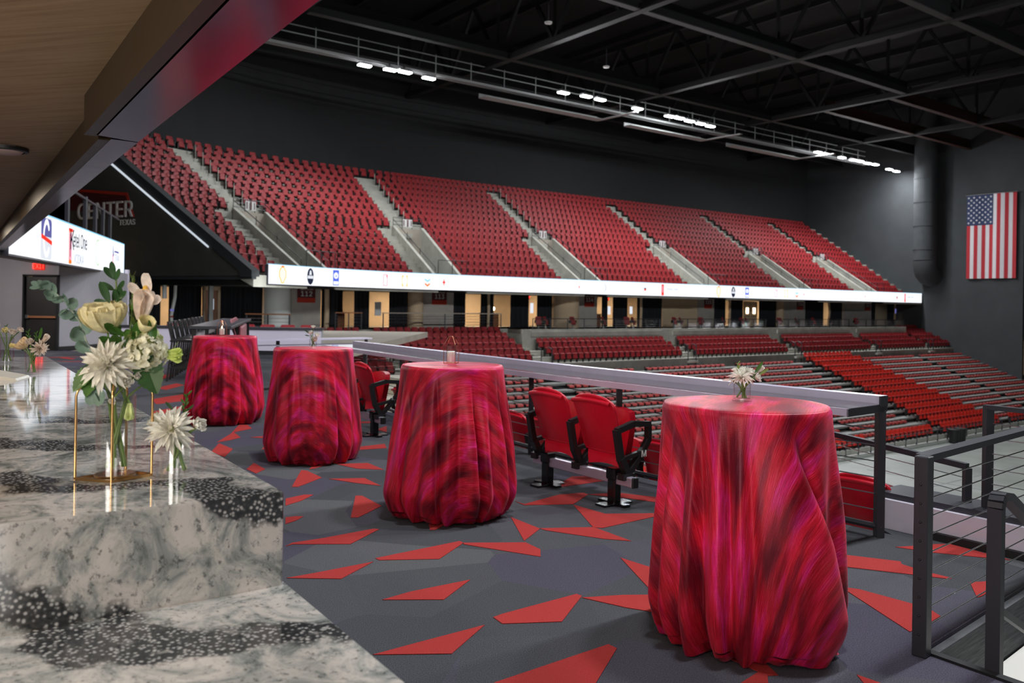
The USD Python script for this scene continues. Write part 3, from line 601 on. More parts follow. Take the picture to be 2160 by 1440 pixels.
def text_poly(txt, h):
    """lettering as flat polygons (from the mesh outline)"""
    m = meshkit.text_mesh(txt, h, 1.0); up = m.face_normals[:, 2] > .5
    tri = m.vertices[m.faces[up]][:, :, :2]
    return unary_union([Polygon(t).buffer(1e-5) for t in tri])
TX = [('word_mark', 'grey', MK(text_poly('Ketel One', .2), -.2, -.02), 1)]
for x, it in ((2.03, SH), (4.26, BL), (6.33, BX), (10.34, CD), (11.87, HG), (13.67, CH), (15.0, ST), (26.76, ST2), (29.13, RG), (33.61, CN), (35.58, BT), (36.29, TX), (42.35, SH), (44.26, BL), (46.1, BX), (50.18, CD), (51.65, HG), (53.3, CH), (54.4, ST2), (64.7, ST2), (66.79, RG), (70.77, CN), (72.37, BT), (73.03, TX)):
    marks(x, it, far_curve, rib)
# lettering on the end wall
tx = lambda s, h, dr, zb: affinity.translate(affinity.scale(text_poly(s, h), -1, 1, origin=(0, 0)), dr + text_poly(s, h).bounds[2], zb)
m = MB(); planar(m, [(14.2, 7.75), (9.2, 7.25), (8.6, 6.1), (9.4, 6.1), (14.2, 6.6)], .3, .33); obj('sign_panel', m, 'banner_maroon', endw, label='dark red panel of the sign')
m = MB(); planar(m, [(14.2, 7.85), (9.1, 7.35), (8.5, 6.0), (8.62, 6.0), (9.25, 7.2), (14.2, 7.7)], .33, .36); obj('sign_edge', m, 'banner_red', endw)
m = MB()
for g in tx('CENTER', .88, 8.6, 6.02).geoms: planar(m, g, .36, .44)
obj('sign_letters', m, 'white_print', endw, label='white lettering CENTER')
m = MB()
for g in tx('TEXAS', .3, 8.4, 5.58).geoms: planar(m, g, .36, .40)
obj('sign_letters', m, 'white_print', endw, label='white lettering TEXAS')

# ================================================================ CONCOURSE BEHIND THE LOWER STAND
mb = MB(); mb.prism([arena(-24, 1.0), arena(9.2, 1.0), arena(9.2, -.75), arena(59.6, -.75), arena(59.6, 1.0), arena(67.5, 1.0), arena(67.5, 9), arena(-24, 9)], -.4, -.12)
struct('floor_concourse', mb, 'concrete_tan', 'concourse floor behind the lower stand')
mb = MB(); mb.prism([arena(-24, 8.0), arena(66, 8.0), arena(66, 8.3), arena(-24, 8.3)], -.12, 3.4)
struct('wall_concourse', mb, 'wall_warm', 'warm tan back wall of the concourse')
for i in range(12):
    p = arena(-18 + i * 7.2, 5.4, 2.28)
    rect_lamp('concourse_lamp_light_%03d' % i, p, p + np.array((NA[0] * .25, NA[1] * .25, -1)), 1.2, .3, WARM_W, (1., .80, .56))
CU = 2.5
def panel_at(t0, t1, d, z0, z1, th=.12):
    m = MB(); m.prism([arena(t0, d), arena(t1, d), arena(t1, d + th), arena(t0, d + th)], z0, z1); return m
def curtain_mesh(t0, t1, d, z0, z1):
    n = max(6, int((t1 - t0) / .09)); m = MB(); ph = rnd.uniform(0, 6)
    tt = np.linspace(t0, t1, n)
    def row(z, o): return np.array([arena(t, d + .07 * math.sin(t * 19 + ph + .8 * math.sin(t * 5)) + o, z) for t in tt])
    m.grid(np.stack([row(z0, 0), row(z1, 0)], 1)); m.grid(np.stack([row(z0, .02), row(z1, .02)], 1), flip=True); return m
CURT = [(-19.5, -13.3, 'at the far left under the black end wall'), (-12.9, -11.1, 'left of the tan door frame under the end wall'), (-10.2, -7.6, 'between the tan door frame and the white column'), (-3.85, -3.6, 'in the sliver left of the tan pole'), (-3.35, -2.75, 'right of the tan pole'),
        (-1.6, -.55, 'right of the brown roller shutter'), (.85, 2.3, 'left of the second banner column'), (5.85, 6.85, 'right of the second banner'), (8.1, 9.3, 'around the thin second pole'), (10.75, 12.4, 'left of the first red exit sign'), (13.25, 14.7, 'right of the first red exit sign'),
        (19.8, 20.4, 'right of the third banner'), (21.0, 22.5, 'right of the second red exit sign'), (23.75, 26.5, 'left of the wide tan pier'), (33.2, 34.8, 'right of the fourth banner'), (35.5, 37.2, 'left of the lit tan double door'), (39.65, 42.3, 'right of the lit tan double door'), (46.9, 50.0, 'right of the fifth banner'), (51.2, 53.5, 'right of the bent tan pole'), (58.9, 59.7, 'right of the sixth banner'), (62.1, 63.7, 'nearest to the grey end wall')]
for a, b, w in CURT:
    obj('curtain', curtain_mesh(a, b, CU, -.12, 2.75), 'curtain_black', None, False, 'black pleated curtain of the concourse, ' + w, 'curtain')
PIER = [(-5.85, -3.95, -4.9, '112'), (3.4, 5.8, 4.62, '113'), (17.0, 19.15, 18.3, '114'), (31.0, 33.15, 32.3, '115'), (43.2, 46.8, 45.9, '116'), (53.6, 58.8, 58.0, '117')]
DIR6 = ['first', 'second', 'third', 'fourth', 'fifth', 'sixth']
for k, (a, b, c, num) in enumerate(PIER):
    t = obj('pier', panel_at(a, b, CU - .1, -.12, 2.75, .9), 'pier_grey', None, False, 'grey pier of the concourse carrying the %s banner from the left' % DIR6[k], 'pier')
    w = .58 if k < 2 else .5
    bn = thing('section_banner', 'maroon and red hanging section banner %s, on the %s grey pier from the left' % (num, DIR6[k]), 'banner', arena(c, CU - .14, 0), AANG)
    obj('cloth', MB().box((0, 0, 2.12), (2 * w, .03, .68)), 'banner_maroon', bn); obj('red_band', MB().box((0, 0, 1.64), (2 * w, .03, .3)), 'banner_red', bn)
    m = meshkit.text_mesh(num, .3, .02); m.apply_transform(trimesh.transformations.rotation_matrix(PI / 2, (1, 0, 0))); m.apply_translation((-m.bounds[:, 0].mean(), -.02, 1.88)); obj('section_number', m, 'white_print', bn, label='white number ' + num)
    m = meshkit.text_mesh('SECTION', .13, .02); m.apply_transform(trimesh.transformations.rotation_matrix(PI / 2, (1, 0, 0))); m.apply_translation((-m.bounds[:, 0].mean(), -.02, 2.26)); obj('section_word', m, 'white_print', bn)
COLS = [(-6.7, .82, 'column_white', 'thick white round column at the left end of the ribbon'), (2.85, .52, 'wall_warm', 'tan round column left of the second banner pier'), (15.9, 1.1, 'wall_warm', 'thick tan round column left of the third banner pier'), (28.9, 2.3, 'wall_warm', ''), (42.75, .45, 'wall_warm', 'tan round column left of the fifth banner pier')]
for t, r, mt, lb in COLS:
    if lb: obj('column', MB().lathe([(r, -.12), (r, 2.75)], 28, arena(t, CU, 0)), mt, None, True, lb, 'column')
obj('wall_pier', panel_at(26.6, 31.2, CU - .05, -.12, 2.75, .5), 'wall_warm', None, False, 'wide warm tan pier left of the fourth banner', 'pier')
# things in the gaps between the curtains
obj('roller_shutter', panel_at(-2.7, -1.85, CU + 1.2, .9, 2.35, .1), 'truss_dark', None, False, 'brown roller shutter over a counter right of the first tan pole', 'shutter')
for a, b, lb in ((-2.75, -1.62, 'tan service counter under the brown roller shutter'), (9.35, 10.7, 'orange-lit counter left of the wide black curtain'), (12.45, 13.2, 'orange-lit counter below the first red exit sign'), (20.45, 20.95, 'orange-lit counter below the second red exit sign')):
    t = thing('service_counter', lb, 'counter', arena((a + b) / 2, CU + 1.6, -.12), AANG)
    obj('body', MB().box((0, 0, .5), (b - a, .5, 1.0)), 'rail_wood', t); obj('top', MB().box((0, -.02, 1.03), (b - a + .06, .6, .06)), 'wall_warm', t)
for i, (a, lb) in enumerate(((-3.6, 'first tan round pole right of the banner 112'), (8.65, 'thin tan pole between two black curtains'), (23.9, 'tan pole left of the wide curtain'), (35.15, 'tan pole right of the fourth banner'), (50.6, 'bent tan pole between the last wide curtains'))):
    obj('pole', MB().tube([arena(a, CU - .2, -.12), arena(a + (.25 if i == 4 else .03), CU - .2, 1.3), arena(a, CU - .2, 2.7)], .11 if i else .16, 10), 'wall_warm', None, True, lb, 'pole')
for a, lb in ((12.65, 'red glowing exit sign in the first gap right of the widest curtain'), (20.7, 'red glowing exit sign right of the third banner')):
    t = thing('exit_sign', lb, 'exit sign', arena(a, CU + .5, 2.12), AANG)
    obj('housing', MB().box((0, 0, 0), (.5, .08, .26)), 'sign_frame', t); m = meshkit.text_mesh('EXIT', .17, .02); m.apply_transform(trimesh.transformations.rotation_matrix(PI / 2, (1, 0, 0))); m.apply_translation((-m.bounds[:, 0].mean(), -.045, -.085)); obj('letters', m, 'exit_red', t)
for a, z, lb in ((9.6, 1.25, 'left one of two small lit globes on the orange counter'), (10.3, 1.3, 'right one of two small lit globes on the orange counter')):
    t = thing('table_lamp', lb, 'lamp', arena(a, CU + 1.5, .94), AANG); obj('globe', trimesh.creation.icosphere(2, .13).apply_translation((0, 0, .3)), 'lamp_warm', t, True); obj('base', MB().lathe([(.001, 0), (.1, 0), (.03, .05), (.03, .2)], 12), 'metal_dark', t)
t = thing('double_door', 'lit tan double door between two curtains right of the fourth banner', 'door', arena(38.9, CU + .4, -.12), AANG)
for sx in (-.5, .5):
    lf = obj('leaf', MB().box((sx, 0, 1.15), (.96, .08, 2.3)), 'wall_warm', t); obj('pane', MB().box((sx, -.05, 1.45), (.3, .03, .5)), 'lamp_warm', lf); obj('push_bar', MB().box((sx, -.06, .95), (.7, .05, .06)), 'metal_dark', lf)
obj('menu_board', panel_at(.0, .45, CU + .3, .7, 1.6, .05), 'white_print', None, False, 'small white board on the tan door left of the second column', 'board')
for a, z0, z1, lb in ((12.9, .95, 1.7, 'white menu board under the first red exit sign'), (20.75, .9, 1.55, 'white menu board under the second red exit sign'), (23.2, .95, 1.55, 'bright window slit left of the tan pole'), (26.65, .7, 1.65, 'bright white screen at the left edge of the wide tan pier')):
    obj('bright_board', panel_at(a - .14, a + .14, CU + .2, z0, z1, .04), 'led_silver', None, False, lb, 'board')
t = thing('poster', 'blue and tan poster beside the last curtain by the end wall', 'poster', arena(64.6, CU + .2, 0), AANG); obj('sheet', MB().box((0, 0, 1.5), (1.2, .03, 1.9)), 'wall_warm', t); obj('blue_print', MB().box((-.1, -.03, 1.5), (.7, .02, .5)), 'led_navy', t)
# white pole with tape, dark post and door frame at the left
t = thing('white_pole', 'white pole with blue and red tape in front of the left curtain', 'pole', arena(-12.8, 1.9, -.12), AANG)
obj('pole', MB().tube([(-.05, 0, 0), (-.1, 0, .8), (.08, 0, 1.8), (.1, 0, 2.7)], .09, 10), 'column_white', t, True); obj('tape', MB().lathe([(.105, 1.05), (.105, 1.15)], 12, (-.06, 0, 0)), 'led_navy', t); obj('tape', MB().lathe([(.105, .7), (.105, .78)], 12, (-.08, 0, 0)), 'banner_red', t)
obj('white_pipe', MB().tube([arena(-13.3, 1.8, 1.6), arena(-13.3, 1.8, 2.75)], .12, 10), 'column_white', None, True, 'short white pipe hanging under the black end wall', 'pipe')
obj('dark_post', MB().box(arena(-11.0, 1.2, 1.3), (.22, .22, 2.8), rz=AANG), 'catwalk_grey', None, False, 'grey square post left of the tan door frame', 'post')
t = thing('door_frame', 'tan door frame with a glazed door between the left curtains', 'door', arena(-10.6, CU - .1, -.12), AANG)
obj('frame', MB().box((-.42, 0, 1.2), (.12, .2, 2.4)).box((.42, 0, 1.2), (.14, .2, 2.4)).box((0, 0, 2.5), (.98, .2, .5)), 'wall_warm', t); obj('leaf', MB().box((0, .05, 1.12), (.74, .06, 2.24)), 'rail_wood', t); obj('pane', MB().box((0, 0, 1.45), (.3, .03, .6)), 'led_grey', t)

# fence, loose seats on the concourse edge
for j, (a, b, r0, r1) in enumerate(LSEC[2:6]):
    t = thing('cable_fence', 'black post and cable fence on the concourse kerb above the %s railed block' % DIR6[j], 'fence')
    m = MB(); m.bar(arena(a, -.95, .62), arena(b, -.95, .62), .05); obj('top_rail', m, 'metal_dark', t)
    for tt in np.linspace(a, b, int((b - a) / 1.55) + 1): obj('post', MB().bar(arena(tt, -.95, -.32), arena(tt, -.95, .62), .06).box(arena(tt, -.98, -.4), (.2, .18, .16), rz=AANG), 'metal_dark', t)
    for z in (-.1, .06, .22, .38, .5): obj('cable', MB().tube([arena(a, -.95, z), arena(b, -.95, z)], .008, 4, False), 'cable_steel', t)
prev = None
CS = [11.69, 12.35, 14.9, 17.98, 20.43, 21.15, 25.85, 26.59, 29.04, 31.97, 34.47, 35.12, 39.85, 42.47, 45.19, 48.04, 52.54]
for k, tt in enumerate(CS):
    lb = 'dark red swivel seat on a post behind the cable fence, %s from the left' % OW(k)
    p = arena(tt, .4, -.12); an = AANG + (-.5, .45, 0, .5)[k % 4]
    if prev is None:
        prev = thing('box_seat', lb, 'seat', p, an, 'swivel seats on the concourse edge')
        for n, mb_, mt, sm in SEATS[:2]: obj(n, mb_, mt, prev, sm)
        obj('pedestal', MB().tube([(0, 0, 0), (0, 0, .42)], .05, 8).lathe([(.001, .02), (.2, .02), (.2, 0)], 14), 'rail_silver', prev); obj('arm_frame', MB().box((-.25, 0, .5), (.03, .3, .22)).box((.25, 0, .5), (.03, .3, .22)), 'black_plastic', prev)
    else: dup(prev, p, an, lb)
# rails with wooden tops at the back of the left blocks
for (x0, x1, lb) in ((-12.7, -10.55, 'wood-topped guard rail with cables in front of the white column'), (-6.3, -3.1, 'wood-topped guard rail behind the leftmost lower seats'), (-4.6, -.4, 'grey-topped guard rail behind the tall lower block')):
    t = thing('guard_rail', lb, 'railing'); left = x0 < -12
    if left: q = lambda x, z: np.array((x, 40.0, z))
    elif x0 < -6: q = lambda x, z: arena((x + 6.3) * .55 - 4.0, .2, z)
    else: q = lambda x, z: arena((x + 4.6) * 2.2 - .9, .2, z)
    obj('top_rail', MB().bar(q(x0, .92), q(x1, .92), .10, .06), 'rail_wood' if x0 < -6 else 'concrete_tan', t)
    for x in np.linspace(x0 + .05, x1 - .05, 3): obj('post', MB().bar(q(x, -.12), q(x, .9), .06), 'metal_dark', t)
    for z in (.15, .35, .55, .72): obj('cable', MB().tube([q(x0, z), q(x1, z)], .01, 4, False), 'cable_steel', t)

# ================================================================ ROOF STEEL, CATWALK, FLOODS
for k, tt in enumerate((-6.5, 8.7, 23.6, 37.9, 53.0)):
    t = thing('roof_truss', 'dark steel roof truss, %s from the left, running over the arena' % DIR6[k], 'roof truss')
    ZB, ZT = 18.5, 23.2
    obj('bottom_chord', MB().bar(arena(tt, 16, ZB), arena(tt, -62, ZB), .5, .4), 'truss_dark', t)
    obj('top_chord', MB().bar(arena(tt, 16, ZT), arena(tt, -62, ZT), .4, .4), 'truss_dark', t)
    m = MB(); n = 12; ds = np.linspace(14, -60, n + 1)
    for a, b in zip(ds, ds[1:]): m.bar(arena(tt, a, ZB), arena(tt, (a + b) / 2, ZT), .22); m.bar(arena(tt, (a + b) / 2, ZT), arena(tt, b, ZB), .22)
    obj('diagonal', m, 'truss_dark', t, kind='stuff')
    m = MB()
    for a in ds: m.bar(arena(tt, a, ZB), arena(tt, a, ZT), .2)
    obj('vertical', m, 'truss_dark', t, kind='stuff')
for k, (d, t0, t1, mt) in enumerate(((.2, -6, 66, 'truss_dark'), (-5.0, 38, 66, 'truss_rust'), (-10.8, 38, 66, 'truss_rust'), (-12.2, -6, 38, 'catwalk_dim'), (-22.4, -6, 60, 'catwalk_dim'), (9.5, -6, 66, 'truss_dark'))):
    t = thing('roof_beam', '%s long roof beam counted from the back wall, crossing under the trusses' % ['second', 'third', 'fourth', 'fifth', 'sixth', 'first'][k], 'roof beam')
    obj('lower_flange', MB().bar(arena(t0, d, 18.35), arena(t1, d, 18.35), .45, .06), mt, t); obj('web', MB().bar(arena(t0, d, 18.85), arena(t1, d, 18.85), .05, 1.0), 'truss_rust' if mt == 'truss_rust' else 'truss_dark', t)
m = MB()
for k in range(14): m.bar(arena(-8 + k * 5.2, 16, 23.8), arena(-8 + k * 5.2, -62, 23.8), .2, .5)
struct('ceiling_joists', m, 'truss_dark', 'dark roof joists below the roof deck')
cw = thing('catwalk', 'lit grey lighting catwalk hung over the far stand', 'catwalk')
obj('floor_grating', MB().bar(arena(-14, 3.6, 17.35), arena(58, 3.6, 17.35), 1.4, .08), 'truss_dark', cw)
obj('pipe', MB().bar(arena(-14, 2.3, 16.95), arena(58, 2.3, 16.95), .14), 'catwalk_grey', cw); obj('pipe', MB().bar(arena(-14, 2.9, 17.0), arena(58, 2.9, 17.0), .14), 'catwalk_grey', cw)
for z in (17.9, 18.4): obj('side_rail', MB().bar(arena(-14, 2.9, z), arena(58, 2.9, z), .06), 'catwalk_grey', cw)
m = MB()
for k in range(25): m.bar(arena(-13 + k * 2.9, 2.9, 16.95), arena(-13 + k * 2.9, 2.9, 18.5), .06)
obj('upright', m, 'catwalk_grey', cw, kind='stuff')
for k, (a, b) in enumerate(((8.5, 20.), (23., 32.5), (36, 46.5))):
    t = thing('duct_panel', 'pale lit sheet-metal tray under the catwalk, %s from the left' % DIR6[k], 'metal tray')
    obj('tray', MB().bar(arena(a, 3.2, 16.35), arena(b, 3.2, 16.35), .8, .05), 'catwalk_grey', t); obj('lip', MB().bar(arena(a, 3.65, 16.5), arena(b, 3.65, 16.5), .05, .35), 'catwalk_grey', t); obj('end_piece', MB().bar(arena(b, 3.6, 16.38), arena(b + .2, -.6, 16.38), .35, .06), 'catwalk_grey', t)
FL = None
for i, (x, y) in enumerate(FLOODS):
    lb = 'white flood lamp on the catwalk over the far stand, %s from the left' % OW(i)
    if FL is None:
        FL = thing('flood_lamp', lb, 'flood lamp', (x, y, FLOOD_Z), AANG, 'flood lamps on the catwalk')
        obj('housing', MB().rbox((0, 0, .09), (.9, .42, .16), .03), 'catwalk_grey', FL); obj('bracket', MB().box((0, .1, .3), (.08, .06, .4)), 'metal_dark', FL); obj('lens', MB().rbox((0, -.02, -.02), (.84, .38, .08), .02), 'lamp_white', FL)
    else: dup(FL, (x, y, FLOOD_Z), AANG, lb)
for k, (x, y) in enumerate(((1.8, 47.0), (6.0, 55.5))):
    t = thing('smoke_detector', 'small pale detector hanging from a roof pipe, %s one' % ('upper', 'lower')[k], 'detector', (x, y, 17.4), 0); obj('body', MB().lathe([(.001, -.1), (.2, -.08), (.22, 0), (.05, .05), (.001, .06)], 16), 'white_print', t); obj('rod', MB().tube([(0, 0, .05), (0, 0, 1.2)], .03, 6), 'metal_dark', t)

# flag and duct on the end wall
FW = lambda s, z, o: EW(s, z, o)
fl = thing('hanging_flag', 'large national flag with stars and stripes hung on the grey end wall', 'flag')
S0, S1, FZ0, FZ1 = 4.75, 9.5, 4.95, 13.5
def fpan(a, b, z0, z1, o, n=10):
    m = MB(); V = np.array([[EW(s, z, o + .06 * math.sin(s * 2.6)) for z in (z0, z1)] for s in np.linspace(a, b, n)]); V2 = V - np.array((*en * .02, 0)); m.grid(V); m.grid(V2, flip=True); return m
sw = (S1 - S0) / 13
for k in range(13):
    obj('stripe', fpan(S0 + k * sw, S0 + (k + 1) * sw, FZ0, FZ1, .25, 4), 'flag_red' if k % 2 == 0 else 'flag_white', fl)
obj('canton', fpan(S0 - .01, S0 + 7 * sw, FZ1 - 3.1, FZ1 + .005, .28), 'flag_blue', fl)
m = MB()
for r in range(9):
    for c in range(6 if r % 2 == 0 else 5):
        u_, v_ = (c + .5 + (.5 if r % 2 else 0)) / 6.0, (r + .75) / 9.5
        s, z = S0 + 7 * sw * (1 - v_) , FZ1 - 3.1 * u_
        pts = [(s + (.13 if q % 2 == 0 else .055) * math.sin(q * PI / 5), z + (.13 if q % 2 == 0 else .055) * math.cos(q * PI / 5)) for q in range(10)]
        V = [EW(s, z, .32 + .06 * math.sin(s * 2.6))] + [EW(a, b, .32 + .06 * math.sin(s * 2.6)) for a, b in pts]
        m.add(V, [(0, 1 + q, 1 + (q + 1) % 10) for q in range(10)])
obj('star', m, 'flag_white', fl, kind='stuff', label='fifty white stars')
obj('pole', MB().tube([EW(S0 - .1, FZ1 + .05, .3), EW(S1 + .1, FZ1 + .05, .3)], .06, 6), 'rail_silver', fl)
t = thing('air_duct', 'thick dark vertical air duct with an elbow on the end wall left of the flag', 'air duct')
q = lambda z, o: EW(1.1, z, o)
obj('pipe', MB().tube([q(24, 1.6), q(12, 1.6), q(6.9, 1.6)], 1.15, 20), 'wall_dark', t, True); obj('elbow', MB().tube([q(6.9, 1.6), q(6.2, 1.55), q(5.7, 1.3), q(5.4, .8), q(5.3, .1)], 1.15, 20), 'wall_dark', t, True)
m = MB()
for z in (8, 10.5, 13, 15.5): m.tube([q(z, 1.6), q(z + .12, 1.6)], 1.2, 20)
obj('seam_ring', m, 'wall_dark', t)

# ================================================================ NEAR SIDE: FLOOR, SOFFIT, WALLS
RAILF = np.array([(-2.75, 12.35), (-1.85, 10.97), (-.9, 9.5), (.01, 8.14), (.5, 7.46), (1.05, 6.75), (1.6, 6.05), (2.167, 5.367)])
_rd = np.r_[0, np.cumsum(np.linalg.norm(np.diff(RAILF, axis=0), axis=1))]
def rail(s, o=0., z=None):
    """a point of the drink rail: s metres from its far end along the front edge, o metres towards the arena"""
    e = .05; f = lambda q: np.array([np.interp(q, _rd, RAILF[:, 0]) + 0 * 0, np.interp(q, _rd, RAILF[:, 1])])
    s = min(max(s, 0), _rd[-1]); t = f(min(s + .6, _rd[-1])) - f(max(s - .6, 0)); t /= np.linalg.norm(t)
    p = f(s) + o * np.array((-t[1], t[0])); return p if z is None else np.array((*p, z))
RLEN = _rd[-1]
def rail_ang(s):
    t = rail(s + .1) - rail(s - .1); return math.atan2(t[1], t[0])
_edge = [tuple(rail(s, .60)) for s in np.linspace(0, RLEN, 18)]
GA, GD, ND = np.array((1.86, 3.78)), np.array((.744, .668)), np.array((.57, -.82))     # guard-rail corner; along the guard; along the stair nosing
def CB(s, o=0.): q = np.array((2.62, 5.98)) + np.array((.586, -.81)) * s + o * np.array((.81, .586)); return tuple(q)   # kerb at the balcony edge
floor_poly = Polygon([(-24, -6), (-24, 24.6), (-13.2, 24.6), (-5.45, 24.2), (-5.2, 17.0), (-3.4, 14.0)] + _edge + [CB(0), CB(1.136), tuple(GA), tuple(GA + ND * 6), (5.2, -6)]).buffer(0)
mb = MB(); mb.prism(floor_poly, -.35, 0)
FLR = struct('floor', mb, 'carpet', 'dark grey carpet with scattered red angular shapes')
INL = [[(-1.738,6.531),(-1.63,6.674),(-1.558,6.678),(-1.601,6.473),(-1.681,6.31)],[(-1.22,6.664),(-1.168,6.667),(-0.963,6.343),(-1.075,5.991),(-1.128,5.988)],[(-1.586,5.961),(-1.524,6.001),(-1.467,5.997),(-1.49,5.886),(-1.54,5.788)],[(-1.396,5.263),(-1.374,5.337),(-1.207,5.452),(-0.915,5.7),(-0.877,5.688),(-1.004,5.33),(-1.366,5.306)],[(-0.798,5.041),(-0.316,5.432),(-0.289,5.394),(-0.415,5.045),(-0.769,5.005)],[(-0.289,5.394),(0.11,5.425),(0.202,5.274),(0.197,5.123),(-0.285,5.362)],[(-1.229,4.656),(-1.112,4.735),(-0.799,4.973),(-0.926,4.656)],[(-0.649,4.336),(-0.515,4.467),(-0.21,4.674),(-0.331,4.353)],[(-0.584,3.658),(-0.421,3.783),(-0.108,4.017),(-0.242,3.681)],[(-0.56,5.868),(-0.364,6.052),(-0.494,5.7),(-0.533,5.688)],[(0.015,6.067),(0.215,5.764),(0.102,5.461)],[(0.442,7.256),(0.563,7.546),(0.907,7.596),(0.873,7.407),(0.641,7.239),(0.446,7.11)],[(0.045,6.56),(0.117,6.469),(0.404,6.809),(0.611,6.891),(0.642,6.835),(0.499,6.493),(0.117,6.435)],[(0.642,6.835),(0.776,6.876),(0.933,6.897),(1.206,6.759),(1.176,6.583),(0.956,6.717)],[(0.497,6.47),(0.713,6.204),(1.117,6.245),(1.104,6.173),(0.649,5.805),(0.585,5.82)],[(0.212,5.773),(0.59,5.824),(0.804,5.493),(0.629,5.535),(0.255,5.724)],[(0.686,5.125),(0.823,4.964),(0.885,4.923),(0.795,4.409)],[(-0.069,4.118),(-0.024,4.165),(0.366,4.468),(0.393,4.44),(0.265,4.074),(-0.023,4.036)],[(0.391,4.414),(0.612,4.463),(0.807,4.476),(0.76,4.211),(0.609,4.275)],[(-0.039,3.414),(-0.016,3.431),(0.46,3.809),(0.494,3.766),(0.345,3.363),(-0.129,3.322)],[(2.513,5.448),(2.64,5.475),(2.85,5.535),(2.914,5.532),(3.09,5.24),(3.114,5.202),(2.941,5.253),(2.694,5.339)],[(2.05,5.279),(2.4,5.134),(2.382,5.079),(2.467,4.929),(2.555,4.831),(2.538,4.812),(1.956,5.034)],[(1.843,4.648),(1.931,4.611),(2.173,4.336),(2.18,4.223),(2.053,4.107),(1.925,4.011)],[(2.62,4.758),(2.832,4.799),(2.752,4.699),(2.559,4.529),(2.521,4.509)],[(1.474,3.531),(1.54,3.454),(1.54,3.408),(1.468,3.406)],[(2.037,3.645),(2.111,3.567),(2.192,3.475),(2.148,3.406),(2.044,3.47)],[(-3.965,10.412),(-3.716,10.484),(-3.788,10.115),(-3.828,10.155)],[(-3.171,9.084),(-3.22,9.675),(-3.353,10.381),(-3.252,10.392),(-3.109,10.099),(-3.224,9.794),(-3.024,9.424),(-3.084,9.233)],[(-3.033,8.539),(-3.126,9.02),(-2.864,8.677),(-2.799,8.233),(-2.991,8.452)],[(-2.399,7.654),(-2.422,7.949),(-2.232,7.667),(-2.257,7.473)],[(-2.93,9.446),(-2.734,9.588),(-2.696,9.455),(-2.777,9.41)],[(-2.569,8.692),(-2.656,9.237),(-2.611,9.241),(-2.46,8.713)],[(-1.801,6.951),(-1.897,7.644),(-1.845,7.629),(-1.639,7.335),(-1.75,6.954)],[(-1.838,7.697),(-1.85,7.978),(-1.708,8.208),(-1.674,8.047),(-1.801,7.725)],[(-1.569,7.288),(-1.267,7.34),(-1.078,7.041),(-1.313,7.141)],[(-1.646,7.958),(-1.359,8.034),(-1.155,7.721),(-1.409,7.755)],[(-2.218,11.517),(-1.824,11.767),(-1.721,11.575),(-1.742,11.245),(-2.117,11.361)],[(-2.079,10.802),(-1.79,10.855),(-1.74,10.721),(-2.0,10.667)],[(-1.623,10.161),(-1.54,10.464),(-1.466,9.968)],[(-1.698,8.846),(-1.366,9.142),(-1.304,8.881),(-1.629,8.711)],[(0.951,3.706),(1.11,3.691),(1.138,3.514),(1.091,3.507),(1.073,3.438),(0.959,3.434),(1.064,3.544)],[(-6.148,14.561),(-6.155,15.442),(-5.888,15.118),(-5.866,14.277)],[(-5.526,12.888),(-5.32,13.744),(-4.97,12.769),(-5.195,12.313)],[(-4.903,11.472),(-4.744,12.138),(-4.549,11.829),(-4.682,11.103)],[(-7.062,16.075),(-7.149,17.153),(-6.86,17.206),(-6.688,15.836)],[(-4.376,10.381),(-4.252,10.964),(-4.051,10.542),(-4.097,10.127)]]
for q in INL:
    P = Polygon(q).buffer(0).intersection(floor_poly)
    if P.area < .004: continue
    obj('carpet_inlay', MB().prism(P, .0005, .0035), 'carpet_red', FLR)
_r2 = random.Random(5)                                               # the same shapes go on across the rest of the carpet
seen = unary_union([Polygon(q).buffer(0) for q in INL]).convex_hull.buffer(.3)
k = 0
while k < 70:
    c = np.array((_r2.uniform(-15, 3), _r2.uniform(-4, 23))); an = _r2.uniform(0, PI); L = _r2.uniform(.3, .6)
    pts = [c + L * f * np.array((math.cos(an + a), math.sin(an + a) * .8)) for a, f in ((0, 1), (.5, .5), (PI, .8), (PI + .9, .35))]
    P = Polygon(pts).buffer(0)
    if seen.intersects(P) or not floor_poly.contains(P): k += 1; continue
    obj('carpet_inlay', MB().prism(P, .0005, .0035), 'carpet_red', FLR); k += 1
# kerb, lower tier, seats beyond the drink rail
mb = MB(); mb.prism([CB(-.02, .02), CB(1.25, .02), CB(1.25, .34), CB(-.02, .34)], -.6, .20)
kb = struct('trim_8', mb, 'kerb_lilac', 'lilac-white kerb at the balcony edge right of the drink rail')
obj('cap', MB().prism([CB(-.05, .06), CB(1.25, .06), CB(1.25, .40), CB(-.05, .40)], .20, .24), 'metal_dark', kb)
obj('skirting', MB().prism([CB(.30, -.02), CB(1.25, -.02), CB(1.25, .02), CB(.30, .02)], 0, .05), 'black_matte', kb)
mb = MB(); mb.prism([rail(s, .60) for s in np.linspace(0, RLEN, 14)] + [rail(s, 2.3) for s in np.linspace(RLEN, 0, 14)], -.75, -.53)
struct('floor_lower_tier', mb, 'concrete_pale', 'pale concrete tier below the drink rail')
mb = MB(); mb.prism([rail(s, 2.25) for s in np.linspace(0, RLEN, 14)] + [rail(s, 2.4) for s in np.linspace(RLEN, 0, 14)], -7.7, -.55)
struct('wall_balcony', mb, 'concrete_pale', 'balcony front below the lower tier')
